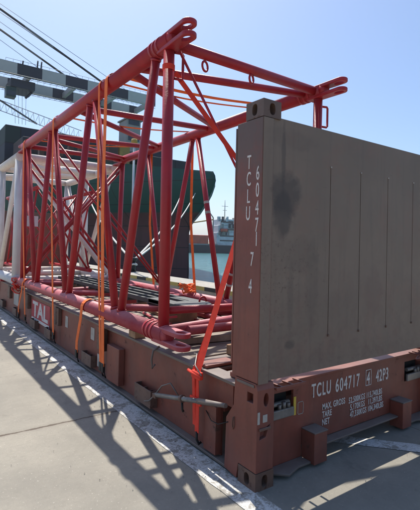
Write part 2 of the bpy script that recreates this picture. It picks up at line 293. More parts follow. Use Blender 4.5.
# ------------------------------------------------------------------ mesh helpers
ORG = {}
def tag(o, label=None, cat=None, group=None, kind=None):
    if label: o['label'] = label
    if cat: o['category'] = cat
    if group: o['group'] = group
    if kind: o['kind'] = kind
    return o
def empty(name, loc, label, cat, group=None):
    o = bpy.data.objects.new(name, None); COL.objects.link(o); o.location = loc; o.empty_display_size = 0.2
    ORG[o.name] = Vector(loc); return tag(o, label, cat, group)
class MB:
    def __init__(s): s.bm = bmesh.new()
    def box(s, x0, x1, y0, y1, z0, z1):
        v = [s.bm.verts.new((x, y, z)) for x in (x0, x1) for y in (y0, y1) for z in (z0, z1)]
        for f in ((0,1,3,2), (4,6,7,5), (0,4,5,1), (2,3,7,6), (0,2,6,4), (1,5,7,3)): s.bm.faces.new([v[i] for i in f])
        return s
    def tube(s, a, b, r, r2=None, n=18, caps=True):
        a = Vector(a); b = Vector(b); r2 = r if r2 is None else r2
        d = (b - a).normalized(); t = Vector((0, 0, 1)) if abs(d.z) < 0.9 else Vector((1, 0, 0))
        p = d.cross(t).normalized(); q = d.cross(p)
        A = []; B = []
        for i in range(n):
            w = 2 * math.pi * i / n; o = p * math.cos(w) + q * math.sin(w)
            A.append(s.bm.verts.new(a + o * r)); B.append(s.bm.verts.new(b + o * r2))
        for i in range(n):
            j = (i + 1) % n; f = s.bm.faces.new((A[i], A[j], B[j], B[i])); f.smooth = True
        if caps: s.bm.faces.new(A[::-1]); s.bm.faces.new(B)
        return s
    def path(s, pts, r, n=12, closed=False):
        pts = [Vector(p) for p in pts]; rings = []; N = len(pts); prev = None
        for k, p in enumerate(pts):
            a = pts[(k - 1) % N] if (closed or k > 0) else p; b = pts[(k + 1) % N] if (closed or k < N - 1) else p
            d = (b - a).normalized()
            if prev is None:
                t = Vector((0, 0, 1)) if abs(d.z) < 0.9 else Vector((1, 0, 0)); u = d.cross(t).normalized()
            else: u = (prev - d * prev.dot(d)).normalized()
            prev = u; v = d.cross(u)
            rings.append([s.bm.verts.new(p + (u * math.cos(2*math.pi*i/n) + v * math.sin(2*math.pi*i/n)) * r) for i in range(n)])
        for k in range(N if closed else N - 1):
            A = rings[k]; B = rings[(k + 1) % N]
            for i in range(n):
                j = (i + 1) % n; f = s.bm.faces.new((A[i], A[j], B[j], B[i])); f.smooth = True
        if not closed: s.bm.faces.new(rings[0][::-1]); s.bm.faces.new(rings[-1])
        return s
    def prism(s, poly, axis, lo, hi):
        """poly: 2D points in the other two axes (in x,y,z order); extruded along axis"""
        def P(u, v, w):
            return {0: (w, u, v), 1: (u, w, v), 2: (u, v, w)}[axis]
        A = [s.bm.verts.new(P(u, v, lo)) for u, v in poly]; B = [s.bm.verts.new(P(u, v, hi)) for u, v in poly]
        n = len(poly)
        for i in range(n):
            j = (i + 1) % n; s.bm.faces.new((A[i], A[j], B[j], B[i]))
        s.bm.faces.new(A[::-1]); s.bm.faces.new(B); return s
    def ribbon(s, pts, w, wd, t=0.004):
        """flat webbing through pts, w wide along direction wd"""
        pts = [Vector(p) for p in pts]; wd = Vector(wd).normalized(); R = []
        for k, p in enumerate(pts):
            d = (pts[min(k + 1, len(pts) - 1)] - pts[max(k - 1, 0)]).normalized(); nn = d.cross(wd).normalized()
            R.append([s.bm.verts.new(p + wd * (a * w / 2) + nn * (b * t / 2)) for a, b in ((-1, -1), (1, -1), (1, 1), (-1, 1))])
        for k in range(len(R) - 1):
            for i in range(4):
                j = (i + 1) % 4; s.bm.faces.new((R[k][i], R[k][j], R[k + 1][j], R[k + 1][i]))
        s.bm.faces.new(R[0][::-1]); s.bm.faces.new(R[-1]); return s
    def build(s, name, mat, parent=None, bevel=0.0, loc=None):
        bmesh.ops.recalc_face_normals(s.bm, faces=s.bm.faces)
        o0 = ORG[parent.name] if parent else Vector(loc or (0, 0, 0))
        bmesh.ops.translate(s.bm, verts=s.bm.verts, vec=-o0)
        me = bpy.data.meshes.new(name); s.bm.to_mesh(me); s.bm.free(); me.materials.append(mat)
        o = bpy.data.objects.new(name, me); COL.objects.link(o)
        if parent: o.parent = parent
        else: o.location = o0
        ORG[o.name] = o0
        if bevel:
            md = o.modifiers.new('bevel', 'BEVEL'); md.width = bevel; md.segments = 2; md.limit_method = 'ANGLE'; md.angle_limit = math.radians(40)
        return o
def copy_tree(o, parent=None):
    c = o.copy(); COL.objects.link(c)
    if o.name in ORG: ORG[c.name] = ORG[o.name].copy()
    c.parent = parent
    for ch in list(o.children): copy_tree(ch, c)
    return c
def cut(obj, cutters):
    """real holes: boolean difference evaluated once, cutters removed"""
    for cb in cutters:
        bmesh.ops.recalc_face_normals(cb.bm, faces=cb.bm.faces)
        o0 = ORG[obj.name]; bmesh.ops.translate(cb.bm, verts=cb.bm.verts, vec=-o0)
        me = bpy.data.meshes.new('hole'); cb.bm.to_mesh(me); cb.bm.free()
        k = bpy.data.objects.new('hole', me); COL.objects.link(k); k.parent = obj.parent if obj.parent else None
        if not obj.parent: k.location = o0
        md = obj.modifiers.new('cut', 'BOOLEAN'); md.object = k; md.operation = 'DIFFERENCE'; md.solver = 'EXACT'
        bpy.context.view_layer.update()
        dg = bpy.context.evaluated_depsgraph_get()
        ne = bpy.data.meshes.new_from_object(obj.evaluated_get(dg))
        obj.modifiers.clear(); obj.data = ne
        bpy.data.objects.remove(k)
def text(body, size, mat, parent, pos, xdir, ydir, name='lettering', sx=0.62, ext=0.0012, bold=0.0, align='LEFT', space=1.0):
    cu = bpy.data.curves.new(name, 'FONT'); cu.body = body; cu.size = size; cu.extrude = ext; cu.align_x = align; cu.offset = bold; cu.space_character = space
    t = bpy.data.objects.new(name, cu); COL.objects.link(t); bpy.context.view_layer.update()
    me = bpy.data.meshes.new_from_object(t.evaluated_get(bpy.context.evaluated_depsgraph_get())); bpy.data.objects.remove(t)
    xd = Vector(xdir).normalized(); yd = Vector(ydir).normalized(); zd = xd.cross(yd)
    R = Matrix((( xd.x, yd.x, zd.x, 0), (xd.y, yd.y, zd.y, 0), (xd.z, yd.z, zd.z, 0), (0, 0, 0, 1)))
    me.transform(Matrix.Translation(Vector(pos) - ORG[parent.name]) @ R @ Matrix.Diagonal((sx, 1, 1, 1)))
    me.materials.clear(); me.materials.append(mat)
    o = bpy.data.objects.new(name, me); COL.objects.link(o); o.parent = parent; ORG[o.name] = ORG[parent.name]; return o
def struct(o): o['kind'] = 'structure'; return o
def V(*a): return Vector(a)
def lerp(a, b, t): return Vector(a) * (1 - t) + Vector(b) * t

# ------------------------------------------------------------------ setting: pavement, kerb, quay wall, water
struct(MB().box(-260, 7.12, -160, 330, -3.6, 0.0).build('quay_pavement', M['concrete']))
MB().box(5.92, 7.10, -60, 300, 0.002, 0.28).build('quay_kerb', M['kerbconc'], bevel=0.03)['kind'] = 'structure'
struct(MB().box(5.905, 5.918, -60, 300, 0.15, 0.27).build('kerb_markings', M['kerbstripe']))
def water():
    bm = MB(); bm.box(-4000, 6000, -3000, 7000, -8.0, -2.35)
    return bm.build('water', M['water'])
struct(water())
def strip(pts_l, pts_r, z, name):
    b = bmesh.new(); L = [b.verts.new((x, y, z)) for x, y in pts_l]; R = [b.verts.new((x, y, z)) for x, y in pts_r]
    for i in range(len(L) - 1): b.faces.new((L[i], R[i], R[i + 1], L[i + 1]))
    m = MB(); m.bm.free(); m.bm = b; o = m.build(name, M['line']); struct(o); return o
yl = [-0.35 + i * 0.12 for i in range(120)]
strip([(-0.172 - 0.014 * y + 0.008 * noise.noise((y * 5, 1, 0)), y) for y in yl], [(0.022 - 0.004 * y + 0.006 * noise.noise((y * 6, 9, 0)), y) for y in yl], 0.004, 'pavement_line')
a0, a1 = V(0.62, 0.78, 0), V(2.6, -1.42, 0); dd = (a1 - a0).normalized(); nn_ = V(-dd.y, dd.x, 0)
pl = []; pr_ = []
for i in range(26):
    p = lerp(a0, a1, i / 25); e = 0.008 * noise.noise((i * 1.3, 4, 0))
    q = p + nn_ * (0.075 + e); pl.append((q.x, q.y)); q = p - nn_ * (0.075 - e); pr_.append((q.x, q.y))
strip(pl, pr_, 0.004, 'pavement_line')

# ------------------------------------------------------------------ the flat rack
rack = empty('flat_rack_container', (0, 0, 0), 'rust-brown flat rack container lettered TCLU 604717, carrying the red boom section', 'container')
L_ = 12.19; W_ = 2.438
def casting(x, y, z, sxn, syn, mat, parent, sy=0.178, sx=0.162):
    """corner casting with its outer corner at x,y; sxn/syn = +1 when the body extends to +x/+y"""
    x1 = x + sxn * sx; y1 = y + syn * sy
    o = MB().box(min(x, x1), max(x, x1), min(y, y1), max(y, y1), z, z + 0.118).build('corner_casting', mat, parent)
    cy = y + syn * sy / 2; cx = x + sxn * sx / 2; cs = []
    def oval(axis, c1, c2, a, bq, lo, hi):
        pl_ = [(c1 + a * math.copysign(abs(math.cos(t)) ** 0.8, math.cos(t)), c2 + bq * math.copysign(abs(math.sin(t)) ** 0.8, math.sin(t))) for t in [2 * math.pi * i / 20 for i in range(20)]]
        return MB().prism(pl_, axis, lo, hi)
    cs.append(oval(0, cy, z + 0.058, 0.026, 0.040, x - 0.02, x + 0.02) if False else oval(0, cy, z + 0.058, 0.026, 0.040, min(x - sxn * 0.02, x + sxn * 0.09), max(x - sxn * 0.02, x + sxn * 0.09)))
    cs.append(oval(1, cx, z + 0.058, 0.026, 0.040, min(y - syn * 0.02, y + syn * 0.09), max(y - syn * 0.02, y + syn * 0.09)))
    cut(o, cs)
    md = o.modifiers.new('bevel', 'BEVEL'); md.width = 0.022; md.segments = 4; md.limit_method = 'ANGLE'; md.angle_limit = math.radians(40)
    return o
def corner_post(x, y, sxn, syn, full=True):
    X = lambda v: x + sxn * v
    Y = lambda v: y + syn * v
    # upper, hinged half
    up = MB(); xs = sorted((X(0.0), X(0.10))); ys = sorted((Y(0.0), Y(0.27)))
    up.box(xs[0], xs[1], ys[0], ys[1], 0.705, 2.470)
    o = up.build('corner_post', M['post'], rack, bevel=0.006)
    casting(x, y, 2.473, sxn, syn, M['casting'], o)
    # folded edge lip and hinge lugs on the inner side of the post
    q = MB(); ys = sorted((Y(0.272), Y(0.285))); xs = sorted((X(0.0), X(0.06))); q.box(xs[0], xs[1], ys[0], ys[1], 0.78, 2.44)
    q.build('post_flange', M['post'], o)
    # lower, fixed half
    lo = MB()
    prof = [(0.0, 0.122), (0.0, 0.66), (0.018, 0.70), (0.235, 0.70), (0.245, 0.50), (0.325, 0.39), (0.335, 0.03), (0.20, 0.012), (0.182, 0.122)]
    xs = sorted((X(0.002), X(0.155))); lo.prism([(Y(a), z) for a, z in prof], 0, xs[0], xs[1])
    l = lo.build('post_base', M['post'], rack)
    cs = []
    for (cy, cz, a, b_) in ((0.072, 0.598, 0.030, 0.032),):
        pl_ = [(Y(cy + s1 * a), cz + s2 * b_) for s1, s2 in ((-1, -1), (1, -1), (1, 1), (-1, 1))]
        xs = sorted((X(-0.02), X(0.05))); cs.append(MB().prism(pl_, 0, xs[0], xs[1]))
    for (cx, cz, a, b_) in ((0.082, 0.590, 0.022, 0.045),):
        pl_ = [(X(cx + a * math.cos(t)), cz + b_ * math.sin(t)) for t in [2 * math.pi * i / 16 for i in range(16)]]
        ys = sorted((Y(-0.02), Y(0.05))); cs.append(MB().prism(pl_, 1, ys[0], ys[1]))
    pl_ = [(X(a), z) for a, z in ((0.028, 0.335), (0.035, 0.39), (0.075, 0.405), (0.125, 0.425), (0.10, 0.385), (0.085, 0.345))]
    ys = sorted((Y(-0.02), Y(0.03))); cs.append(MB().prism(pl_, 1, ys[0], ys[1]))
    cut(l, cs)
    md = l.modifiers.new('bevel', 'BEVEL'); md.width = 0.005; md.segments = 2; md.limit_method = 'ANGLE'; md.angle_limit = math.radians(40)
    casting(x, y, 0.0, sxn, syn, M['footcast'], l)
    # hinge pin plate in the joint, and welded doubler with bare patches
    q = MB(); xs = sorted((X(-0.004), X(0.0))); ys = sorted((Y(0.03), Y(0.21))); q.box(xs[0], xs[1], ys[0], ys[1], 0.672, 0.690)
    q.build('hinge_plate', M['dusty'], l, bevel=0.002)
    return o, l
pn, pln = corner_post(0, 0, 1, 1)
pf, plf = corner_post(W_, 0, -1, 1)
corner_post(0, L_, 1, -1); corner_post(W_, L_, -1, -1)
# bare-metal pads and weld marks on the near post
for (x0, x1, z0, z1) in ((0.052, 0.092, 0.445, 0.495), (0.006, 0.026, 0.44, 0.52)):
    MB().box(x0, x1, -0.004, 0.0, z0, z1).build('worn_pad', M['pale'], pln, bevel=0.002)
MB().box(0.02, 0.12, -0.012, 0.0, 0.395, 0.412).build('latch_strap', M['footcast'], pln, bevel=0.003)
MB().path([(0.0, 0.24, 0.33), (-0.003, 0.25, 0.36), (-0.003, 0.245, 0.41), (-0.003, 0.23, 0.42), (-0.003, 0.228, 0.36), (-0.003, 0.24, 0.33)], 0.003, 6).build('weld_scar', M['footcast'], pln)
# vertical container number on the side face of the near post (text faces -X)
def vch(ch, y, z, sz=0.135):
    text(ch, sz, M['white'], pn, (-0.001, y, z), (0, -1, 0), (0, 0, 1), sx=0.50, align='CENTER', bold=0.0008)
for ch, z in (('T', 2.135), ('C', 2.020), ('L', 1.902), ('U', 1.785)): vch(ch, 0.133, z)
for ch, z in (('6', 2.052), ('0', 1.938), ('4', 1.818), ('7', 1.705), ('1', 1.610)): vch(ch, 0.042, z)
vch('7', 0.082, 1.475); vch('4', 0.093, 1.293)

# end wall: sheet steel with pressed vertical slots
def end_wall(y0, sgn, name='end_wall'):
    w = MB(); Yf = y0; Yb = y0 + sgn * 0.02
    gro = (0.705, 1.075, 1.455, 1.850); zt, zb = 2.21, 0.965
    xs = [0.165] + [g for g in gro for _ in (0, 1)] + [W_ - 0.165]
    ed = []; cur = 0.104
    for gx in gro: ed.append((cur, gx - 0.0035)); cur = gx + 0.0035
    ed.append((cur, W_ - 0.104))
    ya, yb = sorted((Yf, Yb))
    # one face sheet with slots: grid of quads given thickness
    for a, b_ in ed: w.box(a, b_, ya, yb, zb, zt)
    w.box(0.104, W_ - 0.104, ya, yb, zt, 2.488); w.box(0.104, W_ - 0.104, ya, yb, 0.71, zb)
    bmesh.ops.remove_doubles(w.bm, verts=w.bm.verts, dist=1e-5)
    o = w.build(name, M['wall'], rack)
    return o
ew = end_wall(0.012, 1)
bk = MB(); bk.box(0.105, W_ - 0.105, 0.036, 0.10, 0.74, 2.47); bk.build('wall_backing', M['post'], ew)
for gx, zt in ((0.705, 2.21), (1.075, 2.21), (1.455, 2.21), (1.850, 2.21)):
    MB().box(gx - 0.006, gx + 0.006, 0.002, 0.011, 0.945, 0.962).build('slot_stop', M['footcast'], ew)
    MB().tube((gx, 0.004, zt + 0.006), (gx, 0.0115, zt + 0.006), 0.006, n=10).build('slot_stop', M['pale'], ew)
# side stiles of the wall, next to the posts
for xa, xb in ((0.003, 0.092), (W_ - 0.092, W_ - 0.003)):
    MB().box(xa, xb, -0.004, -0.001, 0.70, 2.468).build('wall_stile', M['wall'], ew, bevel=0.003)
ew2 = end_wall(L_ - 0.012, -1)
MB().box(0.105, W_ - 0.105, L_ - 0.10, L_ - 0.036, 0.74, 2.47).build('wall_backing', M['post'], ew2)

# end sill with the writing, the recess of the lock, tunnel guides and bottom flanges
def sill(y, sgn):
    Y = lambda v: y + sgn * v
    def bx(m, x0, x1, a, b_, z0, z1):
        c, d = sorted((Y(a), Y(b_))); m.box(x0, x1, c, d, z0, z1)
    m = MB()
    bx(m, 0.475, 1.96, 0.130, 0.150, 0.13, 0.612)                 # plate between the lock recesses
    bx(m, 0.157, 0.475, 0.130, 0.150, 0.03, 0.372); bx(m, 1.96, 2.281, 0.130, 0.150, 0.03, 0.372)
    bx(m, 0.157, 0.475, 0.130, 0.150, 0.555, 0.612); bx(m, 1.96, 2.281, 0.130, 0.150, 0.555, 0.612)
    bx(m, 0.475, 0.57, 0.130, 0.150, 0.03, 0.13); bx(m, 1.87, 1.96, 0.130, 0.150, 0.03, 0.13)
    s = m.build('end_sill', M['rack'], rack)
    t = MB(); bx(t, 0.157, 2.281, 0.112, 0.42, 0.612, 0.632); t.build('sill_top_flange', M['rack'], s, bevel=0.004)
    t = MB(); bx(t, 0.712, 1.728, 0.045, 0.128, 0.115, 0.128); t.build('tunnel_flange', M['dusty'], s, bevel=0.003)
    for sg in (0, 1):
        t = MB(); po = [(0.158, 0.10), (0.158, 0.128), (0.568, 0.128), (0.568, 0.03), (0.44, 0.03), (0.30, -0.015), (0.20, 0.075)]
        po = [((a if not sg else W_ - a), Y(b_)) for a, b_ in po]
        t.prism(po, 2, 0.028, 0.042); t.build('bottom_flange', M['dusty'], s, bevel=0.002)
    for x0, x1 in ((0.571, 0.712), (1.728, 1.868)):
        t = MB(); bx(t, x0, x1, 0.002, 0.128, 0.022, 0.246); q = t.build('tunnel_guide', M['rack'], s, bevel=0.004)
        t = MB(); bx(t, x0 - 0.004, x1 + 0.004, -0.004, 0.127, 0.248, 0.256); t.build('guide_cap', M['dusty'], q, bevel=0.002)
    # lock bar, and a near-black plate painting the shade inside the recess
    for x0, x1 in ((0.165, 0.470), (1.968, 2.273)):
        t = MB(); bx(t, x0, x1, 0.20, 0.22, 0.36, 0.57); q = t.build('recess_shade_plate', M['dark'], s)
        t = MB(); bx(t, x0 + 0.01, x1 - 0.005, 0.105, 0.129, 0.375, 0.440); t.build('lock_bar', M['galv'], q, bevel=0.006)
        t = MB(); t.tube((x0 + 0.05, Y(0.145), 0.47), (x1 - 0.03, Y(0.145), 0.47), 0.018); t.build('lock_pin', M['galv'], q)
        for k in range(3):
            t = MB(); xx = x0 + 0.16 + k * 0.045; t.tube((xx, Y(0.12), 0.44), (xx, Y(0.12), 0.475 + 0.012 * (k % 2)), 0.014, n=10); t.build('lock_bolt', M['galv'], q)
    return s
sl_ = sill(0, 1); sill(L_, -1)
lb = MB().box(0.476, 0.500, 0.124, 0.129, 0.365, 0.50).build('warning_label', M['yellow'], sl_)
tx = (1, 0, 0); ty = (0, 0, 1)
for body, x, sx_, sp in (('TCLU', 0.672, 0.545, 1.22), ('604717', 0.955, 0.60, 1.22), ('4', 1.372, 0.60, 1.0), ('42P3', 1.505, 0.58, 1.15)):
    text(body, 0.148, M['white'], sl_, (x, 0.128, 0.456 - 0.017 * (x - 0.67)), (1, 0, 0.0), ty, sx=sx_, bold=0.002, space=sp)
for x0, x1, z0, z1 in ((1.357, 1.435, 0.432, 0.437), (1.357, 1.435, 0.562, 0.567), (1.357, 1.361, 0.437, 0.562), (1.431, 1.435, 0.437, 0.562)):
    MB().box(x0, x1, 0.126, 0.129, z0, z1).build('check_digit_frame', M['white'], sl_)
for row, (lab, val) in enumerate((('MAX. GROSS', '52,500KGS 115,740LBS'), ('TARE', '5,170KGS   11,397LBS'), ('NET', '47,330KGS 104,340LBS'))):
    z = 0.338 - row * 0.060
    text(lab, 0.068, M['white'], sl_, (0.800, 0.128, z), tx, ty, sx=0.68, bold=0.0008, space=1.08)
    text(val, 0.068, M['white'], sl_, (1.128 if row == 0 else 1.15, 0.128, z - 0.012), tx, ty, sx=0.66, bold=0.0008, space=1.10)
MB().path([(0.53, 0.128, 0.36), (0.575, 0.128, 0.36), (0.582, 0.128, 0.37), (0.582, 0.128, 0.44), (0.575, 0.128, 0.45), (0.53, 0.128, 0.45), (0.524, 0.128, 0.44), (0.524, 0.128, 0.37)], 0.0025, 6, True).build('outlined_mark', M['pale'], sl_)
# hinge grating on top of the sill by each post
for x0, x1 in ((0.165, 0.455), (1.985, 2.272)):
    g_ = MB()
    for i in range(4):
        xx = x0 + 0.01 + (x1 - x0 - 0.02) * (0, 0.22, 0.6, 1)[i]; g_.box(xx - 0.008, xx + 0.008, 0.0, 0.108, 0.640, 0.652)
    g_.box(x0, x1, -0.012, -0.001, 0.636, 0.656); g_.build('hinge_grating', M['rack'], sl_, bevel=0.002)
MB().path([(2.00 + 0.05 * math.cos(t), -0.02 + 0.05 * math.sin(t) * 0.9, 0.615 + 0.012 * math.sin(2 * t)) for t in [0.6 + i * 0.42 for i in range(11)]], 0.012, 10).build('lashing_ring', M['rack'], sl_)
MB().path([(2.20 + 0.05 * math.cos(t), -0.02 + 0.05 * math.sin(t) * 0.9, 0.60) for t in [0.6 + i * 0.42 for i in range(11)]], 0.012, 10).build('lashing_ring', M['rack'], sl_)

# side rails: I-section with flanges, stake pockets, forklift pockets, patches
def side_rail(x, sgn):
    X = lambda v: x + sgn * v
    def bx(m, a, b_, y0, y1, z0, z1):
        c, d = sorted((X(a), X(b_))); m.box(c, d, y0, y1, z0, z1)
    m = MB(); bx(m, 0.075, 0.090, 0.475, L_ - 0.33, 0.034, 0.610); bx(m, 0.075, 0.090, 0.34, 0.475, 0.43, 0.610)
    r = m.build('side_rail', M['rack'], rack)
    t = MB(); bx(t, 0.018, 0.150, 0.33, L_ - 0.33, 0.012, 0.032); t.build('bottom_flange', M['dusty'], r, bevel=0.004)
    # bent, slightly wavy top flange
    t = MB(); n = 90; rows = []
    for i in range(n + 1):
        y = 0.26 + (L_ - 0.52) * i / n; e = 0.006 * noise.noise((y * 2.1, 3.3, 0)); zz = 0.612 + 0.004 * noise.noise((y * 1.3, 8, 0))
        rows.append([t.bm.verts.new((X(0.03 + e), y, zz)), t.bm.verts.new((X(0.03 + e), y, zz + 0.020)), t.bm.verts.new((X(0.17), y, zz + 0.020)), t.bm.verts.new((X(0.17), y, zz))])
    for i in range(n):
        for k in range(4): t.bm.faces.new((rows[i][k], rows[i][(k + 1) % 4], rows[i + 1][(k + 1) % 4], rows[i + 1][k]))
    t.bm.faces.new(rows[0]); t.bm.faces.new(rows[-1][::-1])
    t.build('top_flange', M['dusty'], r)
    return r, bx
rl, bx = side_rail(0, 1)
rr, bx2 = side_rail(W_, -1)
def open_box(m, x0, x1, y0, y1, z0, z1, t=0.010):
    m.box(x0, x0 + t, y0, y1, z0, z1)
    m.box(x0 + t, x1, y0, y0 + t, z0, z1); m.box(x0 + t, x1, y1 - t, y1, z0, z1)
    m.box(x0 + t, x1, y0 + t, y1 - t, z0, z0 + t)
MB().box(0.004, 0.073, 2.20, 2.53, 0.075, 0.465).build('stake_pocket', M['rack'], rl, bevel=0.006)
m = MB(); open_box(m, 0.020, 0.073, 0.47, 0.625, 0.048, 0.40, 0.008); m.build('stake_pocket', M['rack'], rl, bevel=0.002)
m = MB(); open_box(m, 0.0, 0.073, 1.46, 1.80, 0.075, 0.235); k_ = m.build('lashing_pocket', M['footcast'], rl, bevel=0.003)
for (ya, yb) in ((1.55, 1.56), (1.66, 1.67)): MB().box(0.012, 0.072, ya, yb, 0.086, 0.215).build('pocket_rib', M['footcast'], k_)
for yc in (3.18, 4.95, 5.9, 7.4, 8.8, 10.2, 11.3):
    m = MB(); open_box(m, 0.0, 0.073, yc - 0.17, yc + 0.17, 0.075, 0.215); q = m.build('lashing_pocket', M['footcast'], rl, bevel=0.003)
    MB().box(0.012, 0.072, yc - 0.01, yc + 0.0, 0.086, 0.20).build('pocket_rib', M['footcast'], q)
for yc in (2.78, 4.55, 6.45, 8.1, 9.6, 11.0):
    MB().box(0.020, 0.073, yc - 0.10, yc + 0.10, 0.34, 0.60).build('stake_pocket', M['footcast'], rl, bevel=0.006)
for (y0, y1, z0, z1) in ((3.10, 3.22, 0.38, 0.53), (2.86, 2.98, 0.10, 0.25), (4.15, 4.26, 0.36, 0.52), (7.35, 7.8, 0.25, 0.50)):
    MB().box(0.070, 0.074, y0, y1, z0, z1).build('pale_patch', M['pale'], rl)
for yc in (1.0, 2.3, 3.6, 4.9, 6.2, 7.5, 8.8, 10.1, 11.4):
    MB().box(W_ - 0.073, W_ - 0.006, yc - 0.15, yc + 0.15, 0.05, 0.46).build('stake_pocket', M['rack'], rr, bevel=0.006)
# company panel: red panel with white letters and a white bar
lg = MB().box(0.068, 0.0735, 5.06, 6.24, 0.175, 0.540).build('logo_panel', M['logo_red'], rl)
MB().box(0.0655, 0.0675, 5.08, 6.22, 0.180, 0.228).build('logo_bar', M['white'], lg)
text('TAL', 0.36, M['white'], lg, (0.0665, 6.16, 0.262), (0, -1, 0), (0, 0, 1), name='logo_lettering', sx=1.55, bold=0.012)

# transverse beams, planked deck, near-end steel
cm = MB()
yc = 0.62
for i in range(28):
    y = 0.50 + i * 0.41
    if y > L_ - 0.5: break
    q = MB(); q.box(0.092, W_ - 0.092, y - 0.04, y + 0.04, 0.36, 0.596); q.build('cross_member', M['rack'], rack)
pk = MB(); y = 1.0; i = 0
while y < L_ - 0.9:
    zt = 0.632 + random.uniform(-0.004, 0.004); x0 = 0.175 + random.uniform(0, 0.01); x1 = W_ - 0.175 - random.uniform(0, 0.01)
    pk.box(x0, x1, y + 0.003, y + 0.153, zt - 0.03, zt); y += 0.16
pk.build('deck_planks', M['plank'], rack, bevel=0.003)
nd = MB(); nd.box(0.175, 2.26, 0.44, 0.56, 0.600, 0.626); nd.box(0.175, 2.26, 0.66, 0.98, 0.600, 0.626)
nd.build('end_floor_plate', M['dusty'], rack, bevel=0.004)
MB().box(0.10, 0.42, 0.30, 0.42, 0.634, 0.672).build('hinge_block', M['rack'], rack, bevel=0.008)
MB().box(0.06, 0.36, 0.66, 0.80, 0.634, 0.660).build('hinge_block', M['rack'], rack, bevel=0.008)

# ------------------------------------------------------------------ the red boom section
Y0, Y1 = 1.36, 6.93
boom = empty('crane_boom_section', (1.04, 4.1, 0.70), 'large red lattice boom section of round tubes lashed upright on the flat rack', 'crane boom')
def TN(y): return V(0.025, y, 3.46)
def TF(y): return V(2.07, y, 3.46)
def BN(y): return V(0.045, y, 0.795)
def BF(y): return V(2.03, y, 0.735)
RC = 0.082
def bt(name, a, b, r, mat=None, parent=boom): return MB().tube(a, b, r).build(name, mat or M['red'], parent)
def collar(P, y, r, par):
    for k in range(3): MB().tube(P(y + 0.07 * k) , P(y + 0.07 * k + 0.035), r + 0.007).build('weld_band', M['red'], par)
def lug(P, y, par, mat, sgn=-1):
    """pair of horizontal eye plates with a vertical pin hole"""
    for dz in (0.042, -0.066):
        c = P(y); pts = []
        tipy = y + sgn * 0.43; rw = 0.070
        base = y - sgn * 0.10
        for i in range(13):
            t = -math.pi / 2 + math.pi * i / 12
            pts.append((c.x + rw * math.sin(t), tipy - sgn * rw + sgn * rw * math.cos(t)))
        pts += [(c.x + rw * 0.85, base), (c.x - rw * 0.85, base)]
        o = MB().prism(pts, 2, c.z + dz - 0.021, c.z + dz + 0.021).build('eye_lug', mat, par)
        hy = tipy - sgn * 0.10
        cut(o, [MB().prism([(c.x + 0.036 * math.cos(t), hy + 0.060 * math.sin(t)) for t in [2 * math.pi * i / 20 for i in range(20)]], 2, c.z + dz - 0.05, c.z + dz + 0.05)])
        md = o.modifiers.new('bevel', 'BEVEL'); md.width = 0.010; md.segments = 3; md.limit_method = 'ANGLE'; md.angle_limit = math.radians(50)
    c = P(y); MB().tube(P(y + sgn * 0.10), P(y + sgn * 0.155), RC * 0.98, RC * 0.6).build('lug_throat', mat, par)
for P, mt in ((TN, 'red'), (TF, 'red'), (BN, 'redlow'), (BF, 'redlow')):
    c = bt('chord', P(Y0 - 0.10), P(Y1 + 0.10), RC, M[mt])
    collar(P, Y0 + 0.06, RC, c)
    lug(P, Y0, c, M[mt]); lug(P, Y1, c, M[mt], 1)
NB = (2.34, 4.13, 5.92); NT = (1.46, 3.24, 5.03, 6.80)
# near face: end posts and the V web
bt('end_post', BN(Y0 - 0.03), TN(Y0 - 0.03), 0.051); bt('end_post', BN(Y1), TN(Y1), 0.052)
def wt(name, a, b, r):
    m = MB().tube(a, b, r); d = (b - a).normalized()
    for q, sg in ((a, 1), (b, -1)):
        m.tube(q + d * sg * 0.078, q + d * sg * 0.098, r + 0.010, r + 0.006, caps=True)
    return m.build(name, M['red'], boom)
for i, yb in enumerate(NB):
    wt('web_tube', BN(yb - 0.06), TN(NT[i] + 0.10), 0.044); wt('web_tube', BN(yb + 0.06), TN(NT[i + 1] - 0.06), 0.044)
# far face: the same, half a bay on
FB = (3.06, 4.86, 6.62); FT = (2.15, 3.98, 5.78)
bt('end_post', BF(Y0 - 0.03), TF(Y0 - 0.03), 0.052); bt('end_post', BF(Y1), TF(Y1), 0.052)
wt('web_tube', BF(Y0 + 0.12), TF(FT[0] - 0.06), 0.043)
for i, yb in enumerate(FB):
    wt('web_tube', BF(yb - 0.06), TF(FT[i] + 0.06), 0.043)
    if i < 2: wt('web_tube', BF(yb + 0.06), TF(FT[i + 1] - 0.06), 0.043)
# top face zigzag
topz = [(TN(Y0 - 0.02), TF(Y0 - 0.02), 0.050), (TF(Y0 + 0.12), TN(2.07), 0.042), (TN(2.19), TF(3.40), 0.042), (TF(3.52), TN(3.80), 0.042), (TN(3.92), TF(5.20), 0.040), (TF(5.32), TN(5.75), 0.040), (TN(5.87), TF(6.75), 0.040), (TN(Y1), TF(Y1), 0.045)]
for a, b, r in topz: bt('top_brace', a, b, r)
# bottom face
for a, b, r in [(BN(Y0 + 0.03) + V(0, 0, 0.0), BF(2.05), 0.05), (BF(2.2), BN(3.2), 0.045), (BN(3.35), BF(4.1), 0.045), (BF(4.2), BN(4.9), 0.045), (BN(5.0), BF(5.9), 0.045), (BF(6.0), BN(6.7), 0.045), (BN(Y1), BF(Y1), 0.05)]: bt('bottom_brace', a, b, r, M['redlow'])
bt('bottom_brace', BN(Y0) + V(0, 0, 0.20), BF(Y0) + V(0, 0, 0.22), 0.036)
bt('bottom_brace', V(0.35, Y0 + 0.03, 0.78), V(2.03, Y0 + 0.06, 0.76), 0.045, M['redlow'])
